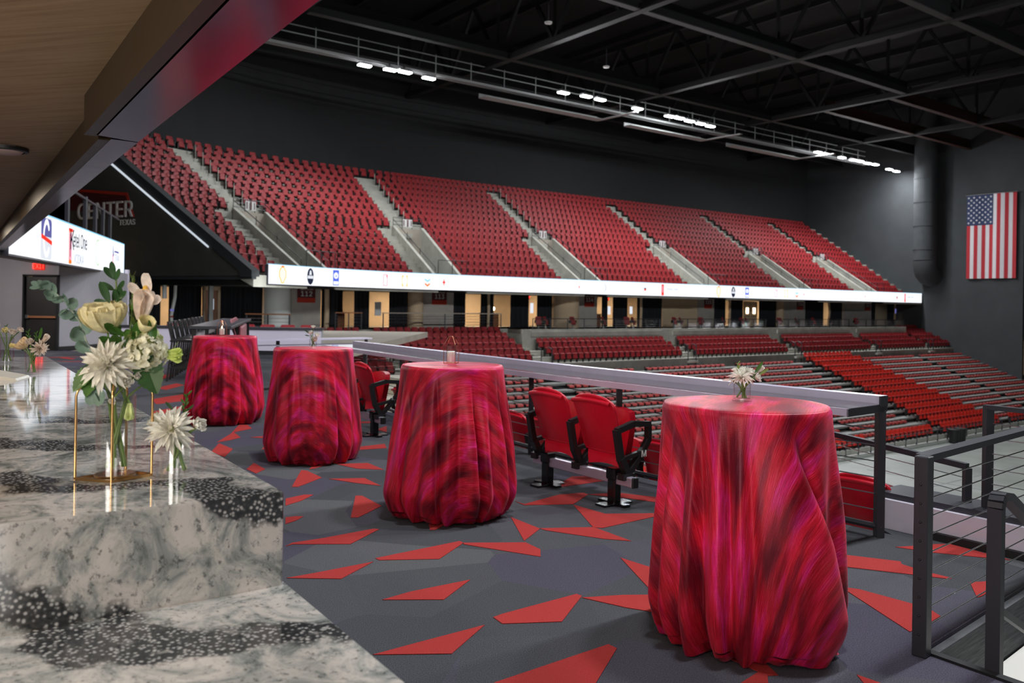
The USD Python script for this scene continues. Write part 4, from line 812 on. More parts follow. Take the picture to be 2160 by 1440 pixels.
# stair well right of the guard rail
mb = MB(); w0 = GA + ND * .02
mb.prism([tuple(GA), tuple(GA + GD * 1.92), tuple(GA + GD * 1.92 + ND * .04), tuple(GA + ND * .04)], -2.4, -.02)
struct('wall_stairwell', mb, 'carpet_streak', 'streaked dark side wall of the stairwell under the guard rail')
st = thing('stairwell_steps', 'pale lit landing and steps going down in the stairwell at the lower right', 'stairs')
obj('landing', MB().prism([tuple(GA + GD * .03 + ND * .05), tuple(GA + GD * 1.3 + ND * .05), tuple(GA + GD * 1.3 + ND * 1.6), tuple(GA + GD * .03 + ND * 1.6)], -.36, -.28), 'step_pale', st)
for i in range(4): obj('step', MB().prism([tuple(GA + GD * (1.3 + .3 * i) + ND * .05), tuple(GA + GD * (1.6 + .3 * i) + ND * .05), tuple(GA + GD * (1.6 + .3 * i) + ND * 1.6), tuple(GA + GD * (1.3 + .3 * i) + ND * 1.6)], -.55 - .17 * i, -.45 - .17 * i), 'step_pale', st)
obj('nosing', MB().prism([tuple(GA + ND * .02), tuple(GA + ND * 5), tuple(GA + ND * 5 + GD * .045), tuple(GA + ND * .02 + GD * .045)], -.05, .012), 'black_plastic', st)

# soffit of the near upper stand: plywood ceiling, dark step, metal panels, LED ribbon on its face
def line(p, d, o): n = np.array((d[1], -d[0])); n = n if n[0] > 0 else -n; return lambda s, off=0.: tuple(np.array(p) + np.array(d) * s + n * off)
SD = np.array((-.5625, .8268)); SA = line((-.62, 2.64), SD, 0); SB = line((-2.28, 5.08), np.array((-.558, .830)), 0)
SL2 = 14.72
mb = MB(); mb.prism([SA(-14, -.02), SA(2.95, -.02), SB(.0, -.02), SB(SL2, -.02), (-12.6, 24), (-25, 24), (-25, -12), (-4, -12)], 2.715, 2.80)
CE = struct('ceiling_soffit', mb, 'plywood', 'brown plywood soffit over the bar at the upper left')
mb = MB(); mb.prism([SA(-14, -.30), SA(2.9, -.30), SA(2.9, -.23), SA(-14, -.23)], 2.485, 2.72); mb.prism([SB(.05, -.21), SB(SL2, -.21), SB(SL2, -.14), SB(.05, -.14)], 2.485, 2.72)
struct('trim_9', mb, 'bronze', 'dark bronze step at the edge of the plywood soffit')
mb = MB(); mb.prism([SA(-14, -.24), SA(2.86, -.24), SA(2.95, 0), SA(-14, 0)], 2.485, 2.50)
struct('trim_10', mb, 'panel_metal', 'wide polished metal panel along the edge of the near upper stand')
mb = MB(); mb.prism([SB(-.02, -.15), SB(SL2, -.15), SB(SL2, 0), SB(.0, 0)], 2.483, 2.50)
struct('trim_11', mb, 'panel_metal', 'narrow polished metal panel farther along the edge of the near upper stand')
t = thing('led_ribbon', 'LED ribbon on the face of the near stand over the bar', 'LED display')
for S, a, b in ((SA, -14, 2.93), (SB, .02, SL2)):
    obj('housing', MB().prism([S(a, -.06), S(b, -.06), S(b, .0), S(a, .0)], 2.50, 3.55), 'metal_dark', t)
    obj('screen', MB().prism([S(a, .004), S(b, .004), S(b, .02), S(a, .02)], 2.52, 3.5), 'led_white', t)
NS, ND2 = np.array((-10.4, 17.3)), np.array((-.272, .962)); NO = np.array((.962, .272))
near_curve = lambda s, z, o: np.array([*(NS + ND2 * s + NO * o), z])
nr = thing('led_ribbon', 'white LED ribbon showing a can, a red bottle and a clock, above the exit door', 'LED display')
m = MB(); m.prism([tuple(NS + ND2 * 0), tuple(NS + ND2 * 13.65), tuple(NS + ND2 * 13.65 - NO * .15), tuple(NS - NO * .15)], 2.40, 3.55); obj('housing', m, 'metal_dark', nr)
m = MB(); m.prism([tuple(NS + ND2 * .02 + NO * .02), tuple(NS + ND2 * 13.62 + NO * .02), tuple(NS + ND2 * 13.62 + NO * .004), tuple(NS + ND2 * .02 + NO * .004)], 2.44, 3.50); obj('screen', m, 'led_white', nr)
m = MB(); m.prism([tuple(NS + NO * .022), tuple(NS + ND2 * 13.66 + NO * .022), tuple(NS + ND2 * 13.66), tuple(NS)], 3.50, 3.535); m.prism([tuple(NS + ND2 * 13.62 + NO * .022), tuple(NS + ND2 * 13.66 + NO * .022), tuple(NS + ND2 * 13.66), tuple(NS + ND2 * 13.62)], 2.44, 3.5); obj('blue_edge', m, 'led_sky', nr, label='thin blue glowing edge of the display')
NC = 2.96
def nm(name, colr, poly, s, dz=0., lift=1, lab=None):
    m = MB(); curve_poly(m, poly, near_curve, s, NC + dz, .022 + lift * .004, .003); obj(name, m, 'led_' + colr, nr, label=lab)
rr = lambda w, h, r: sbox(-w + r, -h + r, w - r, h - r).buffer(r)
cu = lambda r, w: LineString([(r * .8 * math.cos(a), r * math.sin(a)) for a in np.linspace(.7, 2 * PI - .7, 24)]).buffer(w)
nm('can_mark', 'silver', rr(.50, .50, .12), 2.85); nm('can_mark', 'navy', rr(.46, .47, .12).intersection(sbox(-1, .04, 1, 1)), 2.85, 0, 2)
nm('can_mark', 'red', Polygon([(-.48, .08), (.48, -.04), (.48, -.14), (-.48, -.02)]), 2.85, 0, 4)
nm('can_mark', 'white', affinity.scale(cu(.36, .06), .9, 1.1), 2.85, .0, 3, 'white letter C')
nm('bottle_mark', 'orange', sbox(-.16, -.50, .16, .42), 5.3); nm('bottle_mark', 'rose', sbox(-.14, -.40, .14, .34), 5.3, 0, 2); nm('bottle_mark', 'red', sbox(-.22, .36, .24, .44), 5.3, 0, 3); nm('bottle_mark', 'dark', sbox(-.06, -.32, -.02, .3), 5.3, 0, 3)
kp = text_poly('K', .55); nm('bottle_mark', 'black', MK(kp, -.16, -.12), 5.36, 0, 4, 'tall letter K')
wp = affinity.scale(text_poly('etel One', .34), .95, 1.15, origin=(0, 0)); nm('word_mark', 'black', wp, 5.62, -.02, 1, 'dark lettering etel One')
wp = affinity.scale(text_poly('VODKA', .22), 1.15, 1.15, origin=(0, 0)); nm('word_mark', 'grey', wp, 5.72, -.46, 1, 'grey lettering VODKA')
nm('clock_mark', 'green', affinity.scale(circ(0, 0, .40), 1, 1), 8.95); nm('clock_mark', 'white', circ(0, 0, .365), 8.95, 0, 2)
nm('clock_mark', 'grey', unary_union([LineString([(-.1, .08), (.03, 0)]).buffer(.012), LineString([(.03, 0), (-.04, -.14)]).buffer(.012)]), 8.95, 0, 3)
nm('badge_mark', 'navy', Polygon([(-.5, .2), (-.45, .42), (-.38, .2), (-.3, .05), (-.45, -.02)]), 11.9, .0); nm('badge_mark', 'rose', Polygon([(-.56, .1), (-.44, .0), (-.4, -.3), (-.6, -.35)]), 11.9, 0, 1)
nm('badge_mark', 'navy', sbox(-.2, .16, .6, .22), 11.9, 0, 1); nm('badge_mark', 'grey', MK(text_poly('TEXAS', .2), -.15, -.1), 11.9, 0, 1)
# seats and rail above that ribbon
mb = MB()
for i in range(6):
    a, b = -NO * (.3 + .85 * i), -NO * (.3 + .85 * (i + 1))
    mb.prism([tuple(NS + ND2 * 1 + a), tuple(NS + ND2 * 13.6 + a), tuple(NS + ND2 * 13.6 + b), tuple(NS + ND2 * 1 + b)], 2.5 + .4 * i, 3.0 + .42 * i)
struct('floor_near_stand', mb, 'concrete_tan', 'stepped tiers of the near upper stand above the left ribbon')
t = thing('tier_railing', 'black railing with tall posts on top of the left LED ribbon', 'railing')
for s in (3.2, 5.4, 7.6, 9.0, 10.2, 11.4): p = NS + ND2 * s - NO * .08; obj('post', MB().bar((*p, 3.5), (*p, 4.75 - .03 * s), .09), 'metal_dark', t)
a, b = NS + ND2 * 2.4 - NO * .08, NS + ND2 * 13.0 - NO * .08; obj('rail', MB().bar((*a, 4.55), (*b, 4.35), .06), 'metal_dark', t)
sp = None
for i in range(2):
    for j in range(5):
        p = NS + ND2 * (1.6 + .56 * j) - NO * (.8 + .85 * i); lb = 'dark red seat above the left ribbon, %s in the %s row' % (OW(j), ('front', 'rear')[i])
        an = math.atan2(ND2[1], ND2[0])
        if sp is None:
            sp = thing('balcony_seat', lb, 'seat', (*p, 3.0 + .42 * i), an, 'seats above the left ribbon')
            for n, mb_, mt, sm in SEATS: obj(n, mb_, mt, sp, sm)
        else: dup(sp, (*p, 3.0 + .42 * i), an, lb)
t = thing('ceiling_light', 'round pinkish ceiling light on the plywood soffit at the left edge', 'ceiling light', (-4.0, 6.6, 2.715))
obj('rim', MB().lathe([(.13, 0), (.16, -.005), (.16, -.03), (.13, -.035)], 24), 'black_plastic', t, 40); obj('diffuser', MB().lathe([(.001, -.055), (.10, -.05), (.135, -.02), (.135, 0)], 24), 'diffuser', t, True)
for i, (x, y) in enumerate(((-2.2, .6), (-3.6, 2.6), (-6.5, 9.5), (-9.5, 14))):
    rect_lamp('soffit_lamp_light_%03d' % i, (x, y, 2.66), (x, y, 0), .25, .25, SOFFIT_W, (1., .82, .62))
# door wall at the left back
mb = MB(); mb.prism([(-24, 24.5), (-14.27, 24.5), (-14.27, 24.75), (-24, 24.75)], 0, 3.2); mb.prism([(-14.27, 24.5), (-13.24, 24.5), (-13.24, 24.75), (-14.27, 24.75)], 2.19, 3.2)
struct('wall_back', mb, 'wall_grey', 'grey wall with the dark exit door at the left')
mb = MB(); mb.prism([(-13.24, 24.5), (-13.0, 25.6), (-13.05, 27.6), (-13.95, 30.4), (-14.25, 30.3), (-13.4, 27.5), (-13.4, 24.7)], 0, 2.45)
struct('wall_return', mb, 'wall_grey', 'grey wall turning the corner under the left ribbon')
struct('baseboard_return', MB().prism([(-13.23, 24.46), (-12.98, 25.6), (-13.03, 27.6), (-13.93, 30.4), (-13.0, 27.7), (-12.96, 25.55), (-13.2, 24.44)], 0, .12), 'black_matte', 'dark baseboard under the corner wall')
obj('corner_post', MB().box((-13.98, 30.45, 1.3), (.12, .12, 2.6)), 'kerb_lilac', None, False, 'pale pinkish corner post at the end of the corner wall', 'post')
t = thing('door_1', 'dark double-leaf exit door below the exit sign at the left', 'door', (-13.755, 24.5, 0)); setdata(t, kind='structure')
obj('leaf', MB().box((0, .10, 1.08), (1.0, .06, 2.16)), 'door_dark', t); obj('push_bar', MB().box((0, .02, .98), (.86, .05, .06)), 'rail_wood', t); obj('lock_box', MB().rbox((-.42, .02, .98), (.09, .07, .12), .02), 'rail_silver', t); obj('frame', MB().box((-.5, .02, 1.1), (.05, .12, 2.2)).box((.5, .02, 1.1), (.05, .12, 2.2)).box((0, .02, 2.19), (1.05, .12, .05)), 'black_matte', t)
t = thing('exit_sign', 'red glowing exit sign above the dark door at the left', 'exit sign', (-13.80, 24.44, 2.46))
obj('housing', MB().rbox((0, .03, 0), (.30, .05, .22), .01), 'exit_dim', t)
m = meshkit.text_mesh('EXIT', .15, .01); m.apply_transform(trimesh.transformations.rotation_matrix(PI / 2, (1, 0, 0))); m.apply_scale((.75, 1, 1)); m.apply_translation((-m.bounds[:, 0].mean(), 0, -.075)); obj('letters', m, 'exit_red', t)
obj('wall_switch', MB().rbox((-15.0, 24.48, 1.25), (.08, .03, .13), .01), 'black_plastic', None, False, 'small dark wall plate left of the dark door', 'switch')
# half wall with pale facing
t = thing('half_wall', 'lilac-white half wall behind the bar stools', 'half wall', kind='structure')
obj('facing', MB().prism([(-11.6, 24.2), (-5.45, 24.0), (-5.45, 24.2), (-11.6, 24.4)], .12, .74), 'kerb_lilac', t); obj('cap', MB().prism([(-11.6, 24.14), (-5.40, 23.94), (-5.40, 24.3), (-11.6, 24.5)], .74, .79), 'metal_dark', t); obj('skirting', MB().prism([(-11.6, 24.19), (-5.44, 23.98), (-5.44, 24.2), (-11.6, 24.4)], 0, .12), 'black_matte', t)
obj('end_post', MB().box((-5.47, 24.08, .4), (.12, .1, .78)), 'catwalk_grey', t)
mb = MB(); mb.prism([(-16, 24.4), (-5.5, 24.3), (-4.6, 46), (-16, 46)], -.3, -.02)
struct('floor_side_concourse', mb, 'concrete_tan', 'concourse floor beyond the half wall')
ps = None
for k, (x, y) in enumerate(((-10.15, 25.1), (-9.55, 25.1), (-7.9, 25.0), (-7.3, 25.0), (-6.7, 25.0), (-6.1, 25.0))):
    lb = 'dark red seat top showing over the half wall, %s from the left' % OW(k)
    if ps is None:
        ps = thing('side_seat', lb, 'seat', (x, y, -.02), 0, 'seats behind the half wall')
        for n, mb_, mt, sm in SEATS: obj(n, mb_, mt, ps, sm)
    else: dup(ps, (x, y, -.02), 0, lb)
mb = MB()
for i in range(7): mb.prism([(-5.3, 23.8 - 1.1 * i), (-2.6, 23.8 - 1.1 * i), (-2.6, 22.7 - 1.1 * i), (-5.3, 22.7 - 1.1 * i)], -1.6 - .25 * i, -.5 - .16 * i)
struct('floor_side_tier', mb, 'deck_beige', 'beige tiers below the balcony between the two far tables')

# ---------------------------------------------------------------- drink rail and guard rails
def drink(t, s0, s1, fn, o0=0., z=.905, n=24):
    ss = np.linspace(s0, s1, n)
    def sw(prof):
        m = MB(); pr = np.array(prof); V = np.stack([np.array([fn(s, o, zz) for s in ss]) for o, zz in pr], 1); k = len(pr)
        m.add(V.reshape(-1, 3), [(i * k + j, (i + 1) * k + j, (i + 1) * k + (j + 1) % k, i * k + (j + 1) % k) for i in range(n - 1) for j in range(k)])
        vv, f = trimesh.creation.triangulate_polygon(Polygon(pr), engine='earcut'); f = np.argmin(((np.asarray(vv)[:, None] - pr[None]) ** 2).sum(-1), 1)[np.asarray(f)]
        m.add(V[0], f); m.add(V[-1], f[:, ::-1]); return m
    obj('top', sw([(0, z - .006), (0, z), (.47, z), (.47, z - .006)]), 'rail_gloss', t)
    obj('front_edge', sw([(-.012, z - .05), (-.012, z - .001), (.012, z - .001), (.012, z - .05)]), 'quartz_lilac', t)
    obj('underside', sw([(.012, z - .05), (.012, z - .007), (.49, z - .007), (.49, z - .05)]), 'metal_dark', t)
    obj('back_curb', sw([(.44, z), (.44, z + .052), (.50, z + .056), (.50, z - .05)]), 'quartz_lilac', t)
    obj('end_piece', MB().bar(fn(s1 - .004, -.012, z - .028), fn(s1 - .004, .50, z - .028), .012, .05).bar(fn(s1, .40, z + .02), fn(s1, .50, z + .02), .012, .07), 'metal_dark', t)
t = thing('drink_rail', 'long lilac-edged drink rail with a glossy top behind the draped tables', 'counter')
drink(t, 0, RLEN, rail)
PS = [.4, 1.9, 3.35, 4.7, 6.05, 7.1, RLEN - .03]
for s in PS: obj('post', MB().bar(rail(s, .47, -.02), rail(s, .47, .86), .065, .05), 'metal_dark', t)
obj('bottom_bar', MB().tube([rail(s, .47, .07) for s in np.linspace(0, RLEN, 20)], .022, 6), 'metal_dark', t)
for z in (.18, .29, .40, .51, .62, .73): obj('cable', MB().tube([rail(s, .47, z) for s in np.linspace(0, RLEN, 20)], .0045, 5), 'cable_steel', t)
t = thing('drink_rail', 'short far drink rail beyond the second draped table', 'counter')
fr = lambda s, o, z: np.array((-4.75 + .758 * s - .652 * o * .6, 13.25 + .652 * s + .758 * o, z))
obj('top', MB().bar(fr(0, .15, .892), fr(2.9, .15, .892), .32, .022), 'quartz_lilac', t)
obj('lower_bar', MB().bar(fr(0, .05, .80), fr(2.9, .05, .80), .03, .025), 'quartz_lilac', t)
for s in (.1, 1.15, 2.85): obj('post', MB().bar(fr(s, .1, -.1), fr(s, .1, .88), .05), 'metal_dark', t)
# lower red seats beyond the drink rail
def shell_back(w=.46, z0=.40, z1=.84, lean=.13, bulge=.05):
    """moulded seat shell, seen from behind at +y: rounded rectangle with a rolled rim"""
    n, k = 17, 15; V = []
    for v in np.linspace(0, 1, k):
        ww = w / 2 * (1 - .10 * (1 - v)) * (1 - .28 * max(0, (v - .86) / .14) ** 2.0) * (1 - .10 * max(0, (.1 - v) / .1) ** 2)
        row = []
        for u_ in np.linspace(-1, 1, n):
            zz = z0 + (z1 - z0) * v - .025 * u_ * u_ * max(0, (v - .7) / .3)
            y = lean * v ** 1.15 + bulge * (1 - u_ * u_) * (.35 + .65 * math.sin(PI * min(1, v * .95)))
            row.append((ww * u_, y, zz))
        V.append(row)
    V = np.array(V); m = MB(); m.grid(V, flip=True); m.grid(V - np.array((0, .022, 0)))
    rim = list(V[0]) + list(V[1:, -1]) + list(V[-1, ::-1][1:]) + list(V[1:-1, 0][::-1])
    return m, np.array(rim) - np.array((0, .011, 0)), V
def close_seat(parent):
    m, rim, V = shell_back(); obj('backrest', m, 'seat_close', parent, 60)
    r2 = MB(); r2.tube(np.vstack([rim, rim[:1]]), .014, 8, False); top = V[-2] - np.array((0, .004, .0)); r2.tube(top + np.array((0, .016, -.004)), .017, 8); obj('rim', r2, 'seat_close', parent, True)
    p = MB(); n = 12; G = []
    for v in np.linspace(0, 1, 10):
        ww = .215 * (1 - .16 * (2 * v - 1) ** 4); G.append([(ww * u_, -.055 - .09 * v + .035 * (u_ * u_) - .0 , .33 + .42 * v - .02 * u_ * u_) for u_ in np.linspace(-1, 1, n)])
    G = np.array(G); p.grid(G, flip=True); p.grid(G - np.array((0, .06, 0))); e = lambda A: np.stack([A, A - np.array((0, .06, 0))], 1)
    for A in (G[0], G[-1], G[:, 0], G[:, -1]): p.grid(e(A)); p.grid(e(A), flip=True)
    obj('seat_pan', p, 'seat_close', parent, 50)
def arm_frame(parent, x, mark=False):
    a = MB()
    P = lambda y, z: np.array((x, y, z))
    a.bar(P(.10, .60), P(.05, .36), .045, .05, up=(1, 0, 0)); a.bar(P(.05, .38), P(-.02, .245), .05, .06, up=(1, 0, 0)); a.bar(P(-.02, .245), P(-.17, .40), .04, .05, up=(1, 0, 0))
    a.bar(P(-.17, .40), P(-.24, .50), .04, .045, up=(1, 0, 0)); a.bar(P(-.24, .49), P(-.24, .62), .038, .045, up=(1, 0, 0)); a.bar(P(-.25, .62), P(-.08, .635), .042, .05, up=(1, 0, 0)); a.bar(P(-.08, .635), P(.10, .59), .045, .045, up=(1, 0, 0))
    a.bar(P(.04, .37), P(-.17, .41), .03, .04, up=(1, 0, 0)); a.rbox(P(-.17, .40), (.05, .09, .09), .03); a.box(P(-.01, .235), (.07, .12, .05))
    o = obj('arm_frame', a, 'black_plastic', parent)
    if mark:
        m = meshkit.text_mesh('M', .05, .004); m.apply_translation((-m.bounds[:, 0].mean(), -m.bounds[:, 1].mean(), 0)); m.apply_transform(trimesh.transformations.rotation_matrix(PI / 2, (1, 0, 0))); m.apply_transform(trimesh.transformations.rotation_matrix(PI / 2, (0, 0, 1))); m.apply_transform(trimesh.transformations.rotation_matrix(PI, (0, 0, 1))); m.apply_translation((x - .027, -.17, .40)); obj('letter', m, 'white_print', o, label='white letter M')
base_s = None
for k, s in enumerate([.7, 1.25, 2.6, 3.15, 3.75, 4.3, 4.95, 5.5, 6.15, 6.75, 7.55, 8.15]):
    lb = 'red stadium seat of the lower row behind the cables, %s from the right' % OW(11 - k)
    p, an = rail(s, 1.0, -.53), rail_ang(s) + PI
    if base_s is None:
        base_s = thing('cable_side_seat', lb, 'seat', p, an, 'red seats of the lower row behind the drink rail'); close_seat(base_s); arm_frame(base_s, -.26); arm_frame(base_s, .26)
        obj('pedestal', MB().box((0, .0, .14), (.07, .09, .28)).box((0, 0, .01), (.18, .26, .02)).box((0, 0, .28), (.5, .06, .07)), 'black_plastic', base_s)
    else: dup(base_s, p, an, lb)
def pair(p, an, label, mark):
    """two seats on one beam; local +x along the row, +y towards the viewer's side (their backs)"""
    t = thing('beam_seat_pair', label, 'seats', p, an)
    for x in (-.28, .28):
        m, rim, V = shell_back(); m.xf(np.array([[1, 0, 0, x], [0, 1, 0, 0], [0, 0, 1, 0], [0, 0, 0, 1.]])); b = obj('backrest', m, 'seat_close', t, 60)
        o = np.array((x, 0, 0)); r2 = MB(); r2.tube(np.vstack([rim, rim[:1]]) + o, .014, 8, False); r2.tube(V[-2] + o + np.array((0, .014, -.004)), .017, 8); obj('rim', r2, 'seat_close', b, True)
        G = []
        for v in np.linspace(0, 1, 10):
            ww = .215 * (1 - .16 * (2 * v - 1) ** 4); G.append([(x + ww * u_, -.055 - .09 * v + .035 * (u_ * u_), .29 + .44 * v - .02 * u_ * u_) for u_ in np.linspace(-1, 1, 12)])
        G = np.array(G); q = MB(); q.grid(G, flip=True); q.grid(G - np.array((0, .06, 0)))
        for A in (G[0], G[-1], G[:, 0], G[:, -1]):
            E = np.stack([A, A - np.array((0, .06, 0))], 1); q.grid(E); q.grid(E, flip=True)
        obj('seat_pan', q, 'seat_close', t, 50)
    for x in (-.54, .0, .54): arm_frame(t, x, mark and x < -.3)
    obj('beam', MB().rbox((-.02, -.01, .20), (1.22, .06, .075), .006), 'beam_metal', t); obj('beam_cap', MB().rbox((-.635, -.01, .20), (.02, .066, .08), .006), 'black_plastic', t)
    for x in (-.42, .40):
        q = obj('pedestal', MB().rbox((x, .0, .125), (.085, .075, .25), .008).rbox((x, 0, .24), (.10, .10, .09), .01), 'black_gloss', t); obj('foot_plate', MB().rbox((x - .0, 0, .008), (.11, .30, .016), .004).rbox((x, 0, .012), (.30, .07, .02), .004), 'black_gloss', t)
    return t
SPC = np.array((.565, 6.86)); SPA = math.atan2(.655, -.486)
pair((*SPC, 0), SPA, 'pair of red stadium seats on a beam between the two nearest draped tables', True)
pair((-1.80, 10.05, 0), math.atan2(2.83, -1.86), 'pair of red stadium seats on a beam behind the third draped table', False)

# guard rail of the stair, kerb rails, hand rail
t = thing('cable_guard_rail', 'near dark cable guard rail whose corner post stands at the stair opening', 'railing')
gp = lambda s, z: np.array((*(GA + GD * s), z))
obj('post', MB().rbox((GA[0] - .01, GA[1] - .035, .445), (.062, .062, .89), .004, rz=math.atan2(GD[1], GD[0])), 'metal_dark', t, label='thick corner post with a row of bolts')
m = MB()
px = np.array((GA[0] - .01, GA[1] - .035)) - np.array((-ND[0], -ND[1])) * 0
nv = np.array((GD[1], -GD[0]))
for i in range(9):
    for q, r in (((*(px - GD * .0321), .10 + .083 * i), 0), ):
        s_ = trimesh.creation.icosphere(1, .0055); s_.apply_translation(q); m.tm(s_)
obj('bolt', m, 'black_plastic', t, True, kind='stuff')
obj('top_rail', MB().bar(gp(.0, .875), gp(1.9, .875), .062, .03), 'metal_dark', t)
obj('end_post', MB().bar(gp(1.86, 0), gp(1.86, .88), .06, .06), 'metal_dark', t)
for i in range(9): obj('cable', MB().tube([gp(.0, .10 + .083 * i), gp(1.86, .10 + .083 * i)], .0032, 6), 'cable_steel', t)
t = thing('stair_hand_rail', 'dark bent handrail going down the stair at the lower right', 'handrail')
hp = GA + ND * .30 + GD * .06; HD = GD
path = [(*hp, 0), (*hp, .70)] + [(*(hp + HD * (.05 - .05 * math.cos(a))), .70 + .05 * math.sin(a)) for a in (.5, 1.0, 1.4)] + [(*(hp + HD * .12), .735), (*(hp + HD * 1.6), -.02)]
m = MB()
for a, b in zip(path, path[1:]): m.bar(a, b, .034, .060, up=(*ND, 0))
obj('rail', m, 'metal_dark', t); obj('lower_bar', MB().bar((*(hp + HD * .02), .27), (*(hp + HD * 1.5), -.45), .03, .03), 'metal_dark', t)
t = thing('kerb_guard_rail', 'tall dark cable guard rail standing on the lilac kerb at right', 'railing')
kc = lambda s, z: np.array((*CB(s, .2), z))
obj('post', MB().bar(kc(.66, .24), kc(.66, .90), .05, .05), 'metal_dark', t); obj('post', MB().bar(kc(1.2, .24), kc(1.2, .90), .05, .05), 'metal_dark', t); obj('top_rail', MB().bar(kc(.635, .905), kc(1.22, .905), .05, .03), 'metal_dark', t)
for i in range(6): obj('cable', MB().tube([kc(.66, .30 + .10 * i), kc(1.2, .30 + .10 * i)], .0032, 6), 'cable_steel', t)
t = thing('kerb_hand_rail', 'low dark bent rail beyond the end of the drink rail', 'handrail')
m = MB(); kk = lambda s, z, o=.26: np.array((*CB(s, o), z))
m.bar(kk(.50, .24), kk(.50, .47), .045, .045); m.bar(kk(.50, .48), kk(-1.6, .58, .6), .04, .04); obj('rail', m, 'metal_dark', t)
for z in (.2, .3, .4): obj('cable', MB().tube([kk(.5, z), kk(-1.6, z + .1, .6)], .0032, 6), 'cable_steel', t)

# ================================================================ BAR COUNTER
CX, CY = np.array((-.55, 2.052)), None
ca = math.atan2(.561 * 0 + .8268, -.5625)                            # the bar runs away from the camera along SD
CD = SD; CR = np.array((CD[1], -CD[0]))                              # CR: to the right, towards the tables
cpt = lambda s, o: tuple(np.array((-.55, 2.052)) + CD * s + CR * o)
bar = thing('bar_counter', 'marble bar counter with a raised ledge and dark veins at the lower left', 'counter')
cq = lambda a, b, z0, z1, o0, o1: MB().prism([cpt(a, o0), cpt(b, o0), cpt(b, o1), cpt(a, o1)], z0, z1)
def slab(s0, s1, o0, o1, z0, z1, r=.006):
    m = MB(); P = Polygon([cpt(s0, o0), cpt(s1, o0), cpt(s1, o1), cpt(s0, o1)])
    P = P.buffer(-r).buffer(r, 3); m.prism(P, z0 + 0, z1 - r * .6); Q = P.buffer(-r * .6)
    a, b = np.array(P.exterior.coords[:-1]), None
    m.prism(P.buffer(-r * .3), z1 - r * .6, z1 - r * .15); m.prism(Q, z1 - r * .15, z1); return m
obj('raised_top', slab(0, 5.6, -1.9, 0, .835, 1.07), 'marble', bar, label='raised marble ledge with a thick front face')
obj('lower_top', slab(-3.2, .06, -2.2, .012, .80, .842), 'marble', bar, label='lower marble work top in front of the ledge')
obj('side_panel', cq(-3.1, 5.5, .0, .80, -1.8, -.03), 'pier_grey', bar)
# tablet stand at the left edge
t = thing('tablet_stand', 'cream wedge-shaped tablet stand cut by the left edge on the bar', 'tablet', (-2.98, 4.74, 1.07), .25)
obj('wedge', MB().add([(-.45, -.10, 0), (.20, -.10, 0), (.20, .14, 0), (-.45, .14, 0), (-.45, -.10, .14), (.19, -.10, .012), (.19, .14, .012), (-.45, .14, .14)], [(0, 3, 2, 1), (4, 5, 6, 7), (0, 1, 5, 4), (1, 2, 6, 5), (2, 3, 7, 6), (3, 0, 4, 7)]), 'cream_plastic', t)
obj('screen', MB().add([(-.45, -.06, .152), (.02, -.06, .056), (.02, .12, .056), (-.45, .12, .152), (-.45, -.06, .142), (.02, -.06, .046), (.02, .12, .046), (-.45, .12, .142)], [(0, 1, 2, 3), (4, 7, 6, 5), (0, 4, 5, 1), (1, 5, 6, 2), (2, 6, 7, 3), (3, 7, 4, 0)]), 'black_gloss', t)

